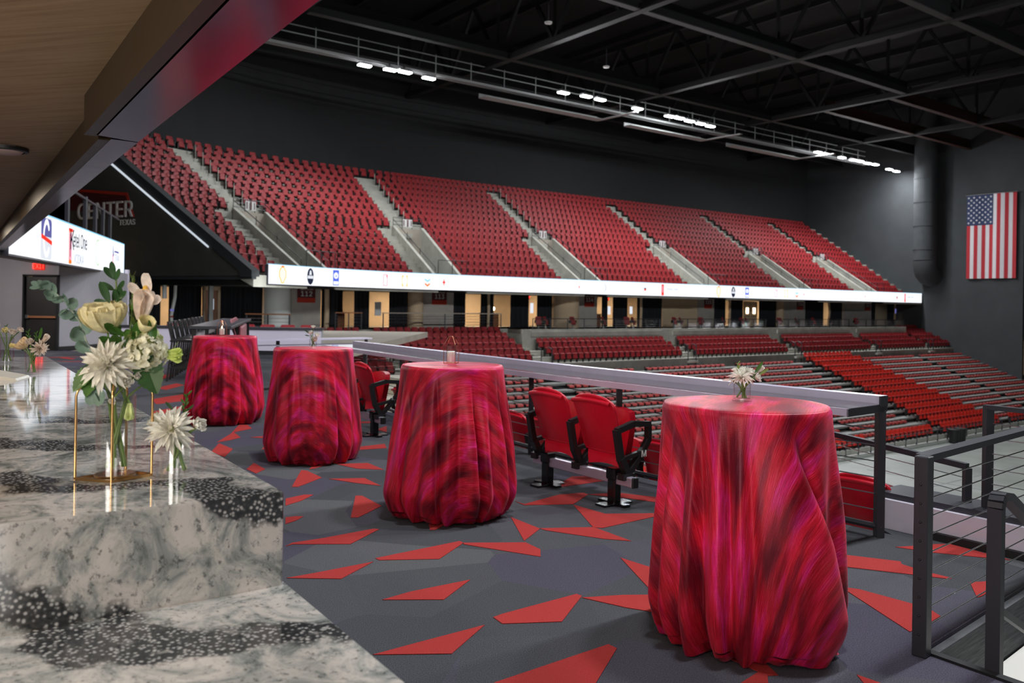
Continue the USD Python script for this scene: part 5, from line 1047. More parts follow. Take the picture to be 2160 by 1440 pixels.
# ================================================================ DRAPED TABLES
def cloth(folds, seed, weft=0., rt=.375, H=1.09, flare=.06):
    """floor-length cloth over a round table: plane coordinates of the flat cloth as uv, u along the weft.
    folds: (angle, drift, width, depth, start, lap): a crest that wanders by drift on its way down; lap 1 makes its right flank steep and overlapping"""
    NT, NZ = 420, 110
    th = np.linspace(0, 2 * PI, NT + 1); V, UV = [], []
    for rr_ in np.linspace(0, 1, 12):
        r = rt * rr_; z = H + .0022 * np.sin(th * 2 + 1) * rr_ - (.004 if rr_ == 1 else 0)
        V.append(np.stack([r * np.cos(th), r * np.sin(th), z + 0 * th], -1)); UV.append(np.stack([r * np.cos(th), r * np.sin(th)], -1))
    for v in np.linspace(0, 1, NZ)[1:]:
        drop = v * (H + .05); z = H - drop
        prof = rt + .010 * min(1, v / .02) + flare * min(v / .80, 1) ** 1.15
        if z < .22: prof -= (.05 + .55 * flare) * ((.22 - max(z, 0)) / .22) ** 1.7
        dr = 0 * th; dth = 0 * th
        for a, dft, w, dp, st, lap in folds:
            k = np.clip((v - st) / .5, 0, 1); k = k * k * (3 - 2 * k) * .6 + k * .4
            if k <= 0: continue
            x = ((th - (a + dft * v) + PI) % (2 * PI) - PI) / (w * (.6 + .5 * v))
            f = np.where(x < 0, np.exp(-(x / (1.0 + .5 * lap)) ** 2), np.exp(-(x / (1.0 - .55 * lap)) ** 2)) - (.45 + .45 * lap) * np.exp(-((x - (1.6 - .6 * lap)) / (.7 - .3 * lap)) ** 2) - .45 * (1 - lap) * np.exp(-((x + 1.6) / .7) ** 2)
            dr += dp * k * f; dth += lap * .55 * w * k * np.exp(-((x - .25) / .45) ** 2)
        bot = max(0, (.14 - max(z, 0)) / .14)
        dr = dr * (1 + .2 * bot) + .010 * bot * (np.sin(th * 19 + seed) + np.sin(th * 31 + 2 * seed)); r = prof + dr
        zz = z + 0 * th
        if z < .05: zz = np.maximum(z, .004) + .012 * (1 + np.sin(th * 9 + seed * 2)) * (1 + .5 * np.sin(th * 23 + seed))
        V.append(np.stack([r * np.cos(th + dth), r * np.sin(th + dth), zz], -1)); rho = rt + drop
        UV.append(np.stack([rho * np.cos(th), rho * np.sin(th)], -1))
    last = V[-1]
    for rr_, zz in ((.93, .006), (.80, .004)):                       # the hem turned in under the cloth
        L = last.copy(); L[:, :2] *= rr_; L[:, 2] = zz; V.append(L); UV.append(UV[-1] * 1.02)
    V, UV = np.array(V), np.array(UV); m = MB(); m.grid(V, flip=True); c_, s_ = math.cos(weft), math.sin(weft)
    UV = UV.reshape(-1, 2); return m, np.stack([UV[:, 0] * c_ + UV[:, 1] * s_, -UV[:, 0] * s_ + UV[:, 1] * c_], -1)
def table(x, y, rot, folds, seed, label, clabel, size=1., weft=0., flare=.06):
    t = thing('cocktail_table', label, 'table', (x, y, 0), 0, None)
    obj('table_top', MB().lathe([(.001, 1.045), (.36, 1.045), (.368, 1.055), (.368, 1.075), (.001, 1.075)], 40), 'black_plastic', t); obj('column', MB().tube([(0, 0, .03), (0, 0, 1.05)], .038, 16), 'black_plastic', t); obj('base', MB().lathe([(.001, .03), (.2, .02), (.26, .012), (.26, .002), (.001, .002)], 32), 'black_plastic', t)
    m, uv = cloth(folds, seed, weft, flare=flare); v, f = m.arr(); v = v @ rotm(0, 0, rot).T * np.array((size, size, 1)) + np.array((x, y, 0))
    o = obj('tablecloth', (v, f), 'cloth', None, True, clabel, 'tablecloth', uv=uv + seed * 3.7)
def rfolds(seed, n=11, dp=.035):
    g = np.random.default_rng(seed); return [(2 * PI * (i + g.uniform(-.25, .25)) / n, g.uniform(-.12, .12), g.uniform(.75, 1.2) * 1.9 / n, g.uniform(.6, 1.3) * dp, g.uniform(.0, .10), g.choice([0, 0, .5, 1.])) for i in range(n)]
# angles: 0 = right, -pi/2 = towards the camera
BACK = [(.45, 0, .2, .04, .05, 0), (1.1, .1, .22, .04, .05, 0), (1.8, .1, .22, .04, .05, 0), (2.5, 0, .22, .04, .05, 0)]
F4 = [(-1.50, .62, .34, .085, .0, 1.), (-2.14, .10, .10, .050, .0, .3), (-1.90, .06, .09, .042, .0, 0), (-2.42, .02, .10, .050, .0, .5), (-2.72, .0, .10, .042, .0, 0), (-3.0, 0, .1, .03, .02, 0), (-.42, .0, .20, .040, .0, 0), (-.08, -.05, .14, .030, .04, 0), (.2, 0, .12, .03, .04, 0)] + BACK
F3 = [(-2.80, .10, .13, .040, .02, 0), (-2.48, -.05, .14, .050, .02, .6), (-2.14, -.12, .13, .042, .04, 0), (-1.86, .04, .12, .050, .02, .8), (-1.52, -.06, .12, .040, .06, 0), (-1.22, .08, .12, .048, .02, .7), (-.92, -.02, .11, .040, .03, 0), (-.62, .06, .12, .045, .02, .6), (-.28, 0, .13, .040, .02, 0), (.08, 0, .13, .04, .04, 0)] + BACK
table(1.112, 3.975, 0, F4, 4, 'cocktail table under the nearest crimson cloth', 'crimson streaked cloth with wide diagonal folds on the nearest table', 1.0, 1.17, .05)
table(-.432, 6.19, 0, F3, 3, 'cocktail table under the cloth topped by a wire lantern and unlit candle', 'crimson cloth with a bunched hem on the table topped by a glass hurricane lantern', .98, .35, .095)
table(-1.93, 8.2, 0, rfolds(21, 14, .042), 2, 'cocktail table under the third crimson cloth from the right', 'crimson cloth with bright pink left side, third table from the right', .985, .1, .065)
table(-3.625, 10.63, 0, rfolds(33, 16, .042), 1, 'cocktail table under the farthest crimson cloth beside the black stools', 'dark crimson narrow-pleated cloth on the farthest table beside the black stools', 1.0, .2, .085)

# ================================================================ FLOWERS AND GLASS
def petal(L, W, curl=.2, cup=.25, tip=.5, n=7, k=5, base=.25, ruffle=0., th=0.):
    """one petal along +y from the origin, curling up towards +z; width profile by tip and base"""
    V = []
    for v in np.linspace(0, 1, n):
        w = W * (base + (1 - base) * math.sin(PI * min(1, v / (2 * (1 - tip * .5)) + .0) ** .9)) if v < 1 - tip * .5 else W * math.cos(PI / 2 * (v - (1 - tip * .5)) / (tip * .5 + 1e-6)) ** .5
        w = max(w, .0004)
        V.append([(w * .5 * u_, L * v * math.cos(curl * v), L * v * math.sin(curl * v) + cup * w * u_ * u_ * .5 + ruffle * math.sin(5 * u_ + 7 * v) * v) for u_ in np.linspace(-1, 1, k)])
    return np.array(V)
def put(m, V, M, o=(0, 0, 0)):
    m.grid(V @ M.T + np.array(o)); return m
def basis(d, roll=0.):
    """rotation taking +z to d"""
    d = np.array(d, float); d /= np.linalg.norm(d); r = np.array((0, 0, 1.)) if abs(d[2]) < .95 else np.array((0, 1., 0)); x = np.cross(r, d); x /= np.linalg.norm(x); y = np.cross(d, x)
    return np.stack([x, y, d], 1) @ rotm(0, 0, roll)
def spider_mum(c, d, R, seed, n=70):
    """a spider chrysanthemum: rings of narrow rolled petals round a green eye"""
    g = np.random.default_rng(seed); m = MB(); B = basis(d)
    for i in range(n):
        f = (i + .5) / n; az = i * 2.39996 + g.uniform(-.1, .1); el = .15 + 1.15 * (1 - f) + g.uniform(-.12, .12); L = R * (.45 + .55 * f ** .5) * g.uniform(.88, 1.1)
        P = petal(L, R * .15, curl=-.5 * f + g.uniform(-.3, .3), cup=1.1, tip=.3, n=6, k=4, base=.6)
        M = B @ rotm(0, 0, az) @ rotm(el, 0, 0); put(m, P, M, np.array(c) - np.array(d) / np.linalg.norm(d) * R * .05)
    e = MB(); s = trimesh.creation.icosphere(2, R * .13); s.apply_translation(np.array(c) + B[:, 2] * R * .10); e.tm(s); return m, e
def rose(c, d, R, seed):
    g = np.random.default_rng(seed); m = MB(); B = basis(d)
    for ring_, (n, el, s, cu) in enumerate(((5, .15, 1.0, .95), (5, .35, 1.0, 1.0), (5, .60, .95, .95), (5, .85, .85, .8), (4, 1.05, .72, .7), (4, 1.25, .58, .5), (3, 1.4, .45, .3))):
        for i in range(n):
            az = 2 * PI * i / n + ring_ * .6 + g.uniform(-.12, .12)
            P = petal(R * s * 1.55, R * s * 1.7, curl=cu + g.uniform(-.08, .08), cup=.42, tip=.45, n=10, k=9, base=.35, ruffle=.035 * R)
            if ring_ < 3: P[-1:, :, 1] += R * .14; P[-1:, :, 2] -= R * .05
            put(m, P, B @ rotm(0, 0, az) @ rotm(el * .6, 0, 0), np.array(c) - B[:, 2] * R * .85)
    return m
def tulip(c, d, L, W, seed, open_=.25, n=6):
    g = np.random.default_rng(seed); m = MB(); B = basis(d)
    for i in range(n):
        P = petal(L * g.uniform(.92, 1.05), W, curl=.45, cup=.7, tip=.6, n=9, k=7, base=.4); put(m, P, B @ rotm(0, 0, 2 * PI * i / n + .3) @ rotm(PI / 2 - open_ - .25, 0, 0) @ rotm(0, 0, 0), c)
    return m
def cluster(c, R, seed, n=46, fl=.016):
    """hydrangea or stock: a ball of four-petalled florets"""
    g = np.random.default_rng(seed); m = MB()
    for i in range(n):
        z = 1 - 2 * (i + .5) / n; a = i * 2.39996; d = np.array((math.sqrt(1 - z * z) * math.cos(a), math.sqrt(1 - z * z) * math.sin(a), z)) + g.normal(0, .18, 3); d /= np.linalg.norm(d); p = np.array(c) + d * R * g.uniform(.72, 1.12); B = basis(d, g.uniform(0, 6)); f = fl * g.uniform(.75, 1.2)
        for q in range(4): put(m, petal(f, f * .95, curl=g.uniform(-.5, .5), cup=.25, tip=.7, n=5, k=4, base=.35), B @ rotm(0, 0, q * PI / 2) @ rotm(g.uniform(.05, .5), 0, 0), p)
    return m
def carnation(c, d, R, seed, n=26):
    g = np.random.default_rng(seed); m = MB(); B = basis(d)
    for i in range(n):
        f = (i + .5) / n; put(m, petal(R * (.6 + .45 * f), R * .6, curl=.5, cup=.4, tip=.35, n=6, k=6, base=.2, ruffle=.12 * R), B @ rotm(0, 0, i * 2.4) @ rotm(1.35 - 1.15 * f, 0, 0), c)
    return m
def blade(L, W, curl=.2, fold=.3, n=10, k=5):
    V = []
    for v in np.linspace(0, 1, n):
        w = max(W * 2.05 * v ** .75 * (1 - v) ** .62, .0006 if 0 < v < 1 else .0002)
        V.append([(w * .5 * u_, L * v * math.cos(curl * v), L * v * math.sin(curl * v) + fold * w * abs(u_) * .5) for u_ in np.linspace(-1, 1, k)])
    return np.array(V)
def leaf(m, c, d, up, L, W, curl=.3, tip=.75, fold=.25):
    d = np.array(d, float); d /= np.linalg.norm(d); up = np.array(up, float); x = np.cross(d, up); x /= np.linalg.norm(x); z = np.cross(x, d)
    put(m, petal(L, W, curl=curl, cup=fold, tip=tip, n=9, k=5, base=.18) if tip >= .93 or tip == .8001 else blade(L, W, curl, fold), np.stack([x, d, z], 1), c); return m
def stem(m, pts, r=.0022): 
    p = np.array(pts, float); t = np.linspace(0, 1, 12)
    if len(p) == 3: q = (1 - t)[:, None] ** 2 * p[0] + 2 * (t * (1 - t))[:, None] * p[1] + (t ** 2)[:, None] * p[2]
    else: q = p
    m.tube(q, r, 6); return m
def glass_cyl(r, h, th=.003, bottom=.012, foot=False):
    m = MB(); prof = [(.0005, 0), (r * (1.10 if foot else 1), 0), (r * (1.12 if foot else 1), bottom * .45), (r, bottom), (r, h - .001), (r - th * .5, h), (r - th, h - .001), (r - th, bottom), (.0005, bottom)]
    return m.lathe(prof, 40)
def vase(name, label, loc, r, h, wl, group=None, foot=False):
    t = thing(name, label, 'vase', loc, 0, group); obj('glass', glass_cyl(r, h, foot=foot), 'glass', t, 50)
    obj('water', MB().lathe([(r - .0034, wl), (.0005, wl)], 32), 'water', t, 50); return t

# --- the tall arrangement in the gold-framed cylinder (coordinates in metres from the vase's foot; x right, y away)
V0 = np.array((-1.03, 2.192, 1.07)); Q = lambda px, py, dy=0.: np.array(((px - 243) / 807. - .0, dy, (1006 - py) / 807.))
fr_ = thing('gold_wire_frame', 'gold wire frame with four bent posts around the tall glass vase', 'frame', V0)
gw = MB(); fc = [Q(176, 1012, -.042)[:2], Q(262, 1012, -.070)[:2], Q(312, 1012, .022)[:2], np.array((-.0, .06))]
for i, (z) in enumerate((.004,)):
    for a, b in zip(fc, fc[1:] + fc[:1]): gw.bar((*a, .004), (*b, .004), .007, .007)
obj('base_square', gw, 'gold', fr_)
ctr = sum(fc) / 4
for a in fc: obj('post', MB().tube([(*a, 0), (*a, .215), (*(a * .96 + ctr * .04), .228), (*(a * .62 + ctr * .38), .268)], .0034, 8), 'gold', fr_, True)
obj('top_ring', MB().tube([(*(ctr + .032 * np.array((math.cos(q), math.sin(q)))), .269) for q in np.linspace(0, 2 * PI, 24)], .003, 6), 'gold', fr_, True)
obj('plate', MB().lathe([(.001, .006), (.050, .006), (.052, .010), (.001, .010)], 28), 'gold', fr_)
tv = vase('glass_vase', 'tall glass cylinder vase with flower stems inside the gold frame', V0 + np.array((0, 0, .0105)), .048, .205, .15)
fl_ = thing('flower_arrangement', 'tall white and green flower arrangement in the gold-framed vase', 'flowers', V0)
g7 = np.random.default_rng(7)
sm = MB(); heads = [Q(222, 690), Q(300, 660, .02), Q(250, 790, -.05), Q(320, 760, -.01), Q(150, 690, .03), Q(230, 620, .03), Q(280, 640, .04), Q(350, 742, .0), Q(290, 850, -.045), Q(200, 800), Q(262, 700, .0), Q(325, 800, .01)]
for i, h in enumerate(heads):
    a = i * 2.1; b0 = np.array((.026 * math.cos(a), .026 * math.sin(a), .028)); top = np.array((.022 * math.cos(a + 2.4), .022 * math.sin(a + 2.4), .20)); stem(sm, [b0, (b0 + top) / 2 + np.array((0, 0, .0)), top], .0034 if i % 3 else .0046); stem(sm, [b0 * np.array((.55, .55, 1)) + np.array((.006, -.004, 0)), (b0 + top) / 2, top * np.array((1.25, 1.25, 1))], .0030); stem(sm, [b0 * np.array((-.8, 1.1, 1)), (b0 + top) / 2 * np.array((.3, .3, 1)), top * np.array((-1.1, .9, 1))], .0038); stem(sm, [top, (top * .6 + h * .4) + np.array((0, 0, .02)), h], .0026)
obj('stem', sm, 'stem_green', fl_, True, kind='stuff')
obj('rose', rose(Q(222, 668, -.02), (-.05, -.25, 1), .052, 3), 'petal_cream', fl_, True, 'large cream rose')
mm, ee = spider_mum(Q(248, 768, -.062), (.0, -.85, .42), .078, 5, 90); rz = obj('chrysanthemum', mm, 'petal_white', fl_, True, 'large white spider chrysanthemum'); obj('flower_eye', ee, 'eye_green', rz, True)
obj('tulip', tulip(Q(296, 675, -.01), (.22, -.2, 1), .082, .050, 9, .10), 'petal_blush', fl_, True, 'tall open white tulip')
b = MB()
for c, d, L, W in ((Q(305, 618), (.45, -.25, .9), .052, .032), (Q(312, 632), (1, -.2, -.05), .036, .020), (Q(290, 622), (-.5, -.1, .9), .034, .020), (Q(300, 640), (.1, -.6, .8), .03, .02)): leaf(b, c, d, (-d[2] * .3, -1, .2), L * 1.25, W * 1.35, .35, .95, .5)
obj('tulip_petal', b, 'petal_blush', fl_, True, kind='stuff')
obj('yellow_anther', trimesh.creation.icosphere(2, .0085).apply_scale((.8, .8, 1.3)).apply_translation(Q(305, 610, -.012)), 'petal_yellow', fl_, True)
obj('lily', tulip(Q(302, 700, -.015), (.45, -.5, .6), .055, .036, 12, .62), 'petal_cream', fl_, True, 'cream lily below the tulip')
obj('hydrangea', cluster(Q(312, 742, -.015), .046, 4, 120, .014), 'petal_ivory', fl_, True, 'ball of ivory florets at right')
obj('hydrangea', cluster(Q(300, 714, .01), .036, 6, 70, .014), 'petal_lime', fl_, True, 'lime florets above the ivory ball')
obj('stock_flower', carnation(Q(285, 802, -.052), (.5, -.7, .3), .022, 8, 18), 'petal_white', fl_, True); obj('stock_flower', carnation(Q(300, 792, -.045), (.7, -.6, .2), .017, 9, 14), 'petal_white', fl_, True); obj('stock_flower', carnation(Q(252, 842, -.045), (.3, -.8, .1), .016, 10, 14), 'petal_white', fl_, True)
hb = MB(); put(hb, petal(.045, .02, -.2, .8, .5), basis((.05, -.2, -1)) @ rotm(PI / 2, 0, 0), Q(288, 850, -.04)); put(hb, petal(.045, .02, -.2, .8, .5), basis((.15, .2, -1)) @ rotm(PI / 2, 0, 2.), Q(288, 850, -.04)); obj('hanging_bell', tulip(Q(288, 845, -.045), (.02, -.1, -1), .044, .022, 15, .12, 5), 'petal_lime', fl_, True, 'hanging pale green bell flower')
for px, py, d in ((352, 741, (1, -.1, .02)), (352, 750, (.9, -.2, -.12))): obj('bud', tulip(Q(px, py, -.01), d, .042, .020, 17, .05, 5), 'bud_green', fl_, True, 'pale green pointed bud')
obj('tendril', stem(MB(), [Q(350, 740), Q(362, 735), Q(372, 719)], .0009), 'stem_green', fl_)
# foliage sprigs
def sprig(name, pts, leaves, mt, lab):
    m = MB(); stem(m, pts, .0022); s_ = obj(name, m, 'stem_green' if mt != 'leaf_eucalyptus' else 'stem_grey', fl_, True, lab)
    for c, d, up, L, W, cu, tip in leaves: obj('leaf', leaf(MB(), c, d, up, L, W, cu, tip), mt, s_, True)
lv = []
for i, (px, py, dx, dz, L, W) in enumerate(((231, 590, -.75, .9, .045, .022), (229, 588, .05, 1, .048, .022), (236, 592, .75, .9, .042, .020), (228, 612, -.9, .45, .040, .020), (236, 612, .85, .55, .044, .021), (226, 640, -.35, 1, .062, .027), (238, 640, .35, 1, .056, .026), (220, 640, -1, .12, .036, .020), (244, 630, .9, .5, .040, .020), (232, 655, .1, 1, .06, .026))):
    lv.append((Q(px, py, .02 - .01 * (i % 3)), (dx, -.25 + .2 * (i % 2), dz), (-dz * .2 * dx, -1, .25), L, W, .25, .8))
sprig('leafy_sprig', [Q(240, 720), Q(234, 650, .02), Q(231, 580, .02)], lv, 'leaf_dark', 'tall dark green leafy sprig at the top')
lv = []
for i in range(22):
    f = i / 21; p = Q(274 - 6 * f, 700 - 115 * f, .015); a = i * 2.4; lv.append((p, (math.cos(a) * .75, math.sin(a) * .75, .75 + .3 * f), (math.cos(a) * -.6, math.sin(a) * -.6, .7), .036 - .016 * f, .014 - .005 * f, .2, .85))
sprig('leafy_sprig', [Q(262, 760), Q(272, 680, .01), Q(268, 580, .015)], lv, 'leaf_olive', 'olive green bushy sprig left of the tulip')
lv = []
for i in range(16):
    a = i * 2.4; p = Q(262 + 16 * math.cos(a), 715 + 22 * math.sin(i * 1.7), -.012 + .012 * math.sin(a)); lv.append((p, (math.cos(a), -.5, .6 * math.sin(i)), (0, -1, .4), .05, .026, .25, .75))
lv += [(Q(284, 735, -.02), (.25, -.15, 1), (.6, -1, .1), .085, .028, .15, .85), (Q(270, 660, .0), (.55, -.3, .9), (-.4, -1, .3), .075, .016, .1, .9), (Q(318, 665, -.01), (.1, -.2, -.9), (.8, -1, 0), .07, .03, .2, .8)]
sprig('leafy_sprig', [Q(250, 820), Q(260, 760), Q(264, 700)], lv, 'leaf_green', 'dense green leaves in the middle of the arrangement')
EB = [Q(210, 840, -.01), Q(196, 760, .0), Q(176, 715, .0), Q(160, 680, .01), Q(140, 655, .01), Q(118, 632, .02), Q(95, 615, .02), Q(72, 605, .02)]
tt_ = np.linspace(0, len(EB) - 1, 40); ep = np.stack([np.interp(tt_, range(len(EB)), np.array(EB)[:, k]) for k in range(3)], 1)
lv = []
for i in range(26):
    f = i / 25; p = np.array([np.interp(f * 39, range(40), ep[:, k]) for k in range(3)]); t_ = ep[min(39, int(f * 39) + 2)] - ep[max(0, int(f * 39) - 2)]; t_ /= np.linalg.norm(t_)
    sd = (1, -1, .35, -.5)[i % 4]; nn = np.array((t_[2], -.35 * sd, -t_[0])) * sd; d = nn * .9 + t_ * (.2 + .25 * (i % 3)) + np.array((0, -.5 + .5 * (i % 3), 0))
    L = .046 - .018 * f; lv.append((p, d, (.4 * (i % 5 - 2), -1, .35 + .8 * (i % 3 - 1)), L, L * .80, .45, .95))
lv += [(Q(72, 605, .02), (-1, -.2, .35), (0, -1, .3), .026, .018, .2, .8), (Q(80, 607, .02), (-.7, -.3, .8), (0, -1, .3), .024, .018, .2, .8)]
m = MB(); m.tube(ep, np.linspace(.0030, .0012, 40), 6); s_ = obj('eucalyptus_branch', m, 'stem_grey', fl_, True, 'grey-green eucalyptus branch leaning to the left')
for c, d, up, L, W, cu, tip in lv: obj('leaf', leaf(MB(), c, d, up, L, W, cu, tip), 'leaf_eucalyptus', s_, True)
def toothed(c, d, up, L, W, n=15):
    d = np.array(d, float); d /= np.linalg.norm(d); x = np.cross(d, up); x /= np.linalg.norm(x); z = np.cross(x, d); pts = []
    for i in range(n + 1):
        f = i / n; w = W * math.sin(PI * min(1, f * .75 + .22)) * (1 if i % 2 else .86); pts.append((w * .5, L * f))
    pts[-1] = (0, L); R_ = pts; Lp = [(-a, b) for a, b in R_]; V = np.array([[(a, b, .10 * W * (1 - abs(2 * b / L - 1)) * 0 + .25 * abs(a)) for a, b in ((l[0], l[1]), (0, l[1]), (r[0], r[1]))] for l, r in zip(Lp, R_)])
    return MB().grid(V @ np.stack([x, d, z], 1).T + np.array(c))
obj('toothed_leaf', toothed(Q(200, 775, -.02), (-.45, -.3, -.75), (-.3, -1, .3), .075, .055), 'leaf_green', fl_, False, 'toothed green leaf at the lower left'); obj('toothed_leaf', toothed(Q(205, 772, -.015), (-.1, -.4, -.95), (0, -1, .1), .085, .05), 'leaf_green', fl_)
obj('toothed_leaf', toothed(Q(308, 755, -.02), (.45, -.3, -.8), (.2, -1, .3), .105, .078), 'leaf_dark', fl_, False, 'large toothed dark leaf at the lower right'); obj('toothed_leaf', toothed(Q(300, 770, -.012), (.7, -.3, -.5), (.1, -1, .5), .08, .055), 'leaf_green', fl_)
obj('broad_leaf', leaf(MB(), Q(212, 810, -.03), (-.1, -.2, -1), (0, -1, 0), .055, .045, .2, .9), 'leaf_eucalyptus', fl_, True); obj('broad_leaf', leaf(MB(), Q(222, 815, -.035), (.15, -.2, -1), (0, -1, 0), .05, .04, .2, .9), 'leaf_eucalyptus', fl_, True)

def posy(loc, label, vl, r, h, spec, foot=False, scale=1., seed=1):
    """a small vase and its posy. spec: (kind, (x, z) above the rim, direction, size, colour)"""
    v = vase('glass_vase', vl, loc, r, h, h * .62, foot=foot); f_ = thing('flower_posy', label, 'flowers', loc); s_ = MB(); g = np.random.default_rng(seed)
    for i, (kd, (x, y, z), d, sz, mt) in enumerate(spec):
        c = np.array((x, y, h + z)); a = i * 2.2 + seed
        stem(s_, [(r * .6 * math.cos(a), r * .6 * math.sin(a), .016), (r * .5 * math.cos(a + 2.5), r * .5 * math.sin(a + 2.5), h * .8), c - np.array((0, 0, sz * .1))], .0035 * (r / .04) ** .5)
        if kd == 'mum':
            mm_, ee_ = spider_mum(c, d, sz, seed + i, 64); k_ = obj('chrysanthemum', mm_, mt, f_, True); obj('flower_eye', ee_, 'eye_green', k_, True)
        elif kd == 'carn': obj('carnation', carnation(c, d, sz, seed + i), mt, f_, True)
        elif kd == 'rose': obj('rose', rose(c, d, sz, seed + i), mt, f_, True)
        elif kd == 'bud': obj('bud', tulip(c, d, sz, sz * .5, seed + i, .05, 5), mt, f_, True)
        elif kd == 'leaf': obj('leaf', leaf(MB(), c, d, (0, -1, .3), sz, sz * .28, .2, .85), mt, f_, True)
        elif kd == 'sprig':
            b_ = MB(); dd = np.array(d, float) / np.linalg.norm(d)
            for q in range(9): leaf(b_, c + dd * sz * q / 9, dd + .8 * np.array((math.cos(q * 2.4), math.sin(q * 2.4), 0)), (0, -1, .3), sz * .35, sz * .13, .2, .85)
            stem(b_, [c, c + dd * sz * .5, c + dd * sz], .0012); obj('leaf_sprig', b_, mt, f_, True)
    obj('stem', s_, 'stem_green', f_, True, kind='stuff'); return f_
posy((-.883, 2.225, 1.07), 'small posy with one white spider chrysanthemum beside the tall arrangement', 'short round glass vase beside the gold frame', .043, .108,
     [('mum', (-.006, -.02, .016), (.05, -.9, .4), .072, 'petal_white'), ('carn', (.050, .0, .022), (.7, -.4, .5), .030, 'petal_white'), ('carn', (-.052, .01, .030), (-.6, -.3, .6), .030, 'petal_ivory'), ('sprig', (.010, .012, .055), (.22, 0, 1), .055, 'leaf_green'), ('leaf', (-.012, .01, .06), (-.7, 0, .8), .035, 'leaf_dark'), ('leaf', (.015, .02, .06), (.8, 0, .55), .03, 'leaf_dark')], seed=31)
posy((-2.905, 5.09, 1.07), 'small posy with a peach rose and a white tulip farther along the bar', 'glass vase on the bar in front of the dark door', .038, .165,
     [('rose', (-.055, -.01, .02), (-.6, -.3, .6), .040, 'petal_peach'), ('bud', (-.075, -.02, .01), (-1, -.1, .0), .05, 'petal_yellow2'), ('carn', (.0, -.02, .02), (0, -.5, .8), .04, 'petal_blush'), ('mum', (.055, -.02, -.005), (.6, -.6, .0), .06, 'petal_blush'), ('bud', (.06, .0, .03), (.6, 0, .8), .06, 'petal_blush'), ('leaf', (.035, 0, .04), (.5, -.2, .9), .10, 'leaf_green'), ('sprig', (-.03, .02, .03), (-.15, 0, 1), .07, 'leaf_green'), ('sprig', (.01, .02, .03), (0, 0, 1), .06, 'leaf_green')], seed=41)
posy((-3.585, 5.965, 1.07), 'small posy of cream carnations at the left edge of the bar', 'glass vase at the left edge behind the tablet', .045, .185,
     [('carn', (-.055, -.01, .06), (-.3, -.3, .8), .038, 'petal_blush'), ('carn', (.0, -.01, .03), (0, -.5, .8), .042, 'petal_yellow2'), ('carn', (.045, -.02, .02), (.4, -.4, .7), .042, 'petal_blush'), ('carn', (.085, 0, .04), (.6, -.2, .7), .034, 'petal_blush'), ('sprig', (-.02, .02, .02), (0, 0, 1), .06, 'leaf_green')], seed=51)
posy((1.111, 4.03, 1.092), 'posy with a pale pink chrysanthemum and white tulip bud on the nearest table', 'glass vase with stems in water on the nearest draped table', .042, .098,
     [('mum', (-.010, -.018, .014), (-.05, -.35, .9), .070, 'petal_white'), ('carn', (.035, .01, .028), (.3, -.3, .9), .036, 'petal_white'), ('carn', (.058, -.01, .012), (.7, -.5, .3), .032, 'petal_white'), ('carn', (.012, .02, .034), (0, -.2, 1), .034, 'petal_white'), ('carn', (-.028, .02, .040), (-.3, 0, 1), .022, 'petal_white'), ('bud', (.066, .01, .036), (.75, 0, .7), .050, 'petal_white'), ('leaf', (.058, .0, .030), (.55, 0, .9), .075, 'leaf_green'), ('leaf', (.075, .0, .025), (.95, 0, .6), .060, 'leaf_lime'), ('sprig', (-.016, .01, .035), (-.05, 0, 1), .05, 'leaf_lime'), ('leaf', (-.05, -.01, .004), (-1, -.2, -.1), .06, 'petal_white')], True, seed=61)
posy((-1.915, 8.10, 1.092), 'tall narrow posy of white blooms on the third table from the right', 'narrow glass vase on the third table from the right', .036, .085,
     [('carn', (-.015, 0, .05), (-.3, -.4, .8), .038, 'petal_white'), ('carn', (.03, -.01, .03), (.5, -.4, .6), .042, 'petal_white'), ('carn', (.0, .0, .105), (0, -.3, 1), .032, 'petal_white'), ('carn', (.02, -.02, -.0), (.3, -.8, .2), .036, 'petal_blush'), ('leaf', (-.03, 0, .05), (-.9, 0, .6), .06, 'leaf_dark'), ('leaf', (-.03, 0, .03), (-1, 0, .1), .05, 'leaf_dark')], seed=71)
def lantern(loc, label, W, H, gl, lit, vlab, clab):
    t = thing('wire_lantern', label, 'lantern', loc)
    w = MB(); c4 = [(W * math.cos(a), W * math.sin(a)) for a in (.55, .55 + PI / 2, .55 + PI, .55 + 1.5 * PI)]
    for a, b in zip(c4, c4[1:] + c4[:1]): w.bar((*a, .003), (*b, .003), .004)
    obj('base_square', w, 'copper', t)
    for a in c4: obj('post', MB().tube([(*a, 0), (*a, H * .70), (a[0] * .33, a[1] * .33, H)], .0026, 6), 'copper', t)
    obj('top_plate', MB().lathe([(.001, H), (W * .38, H - .002), (W * .38, H + .003), (.001, H + .004)], 4), 'copper', t)
    v = thing('hurricane_glass', vlab, 'glass', loc); obj('glass', MB().lathe([(.0005, .002), (gl * .85, .002), (gl * .88, .01), (gl, H * .66), (gl - .0025, H * .66), (gl * .85, .012), (.0005, .010)], 32), 'glass', v, 50)
    k = thing('pillar_candle', clab, 'candle', np.array(loc) + np.array((0, 0, .011))); r = gl * .76
    obj('wax', MB().lathe([(.0005, 0), (r, 0), (r, H * .36), (r * .85, H * .40), (r * .4, H * .395), (.0005, H * .39)], 24), 'wax', k, True); obj('wick', MB().tube([(0, 0, H * .38), (0, 0, H * .42)], .0012, 5), 'black_matte', k)
    if lit: obj('flame', MB().lathe([(.0003, H * .42), (.006, H * .45), (.005, H * .49), (.0003, H * .56)], 10), 'lamp_warm', k, True)
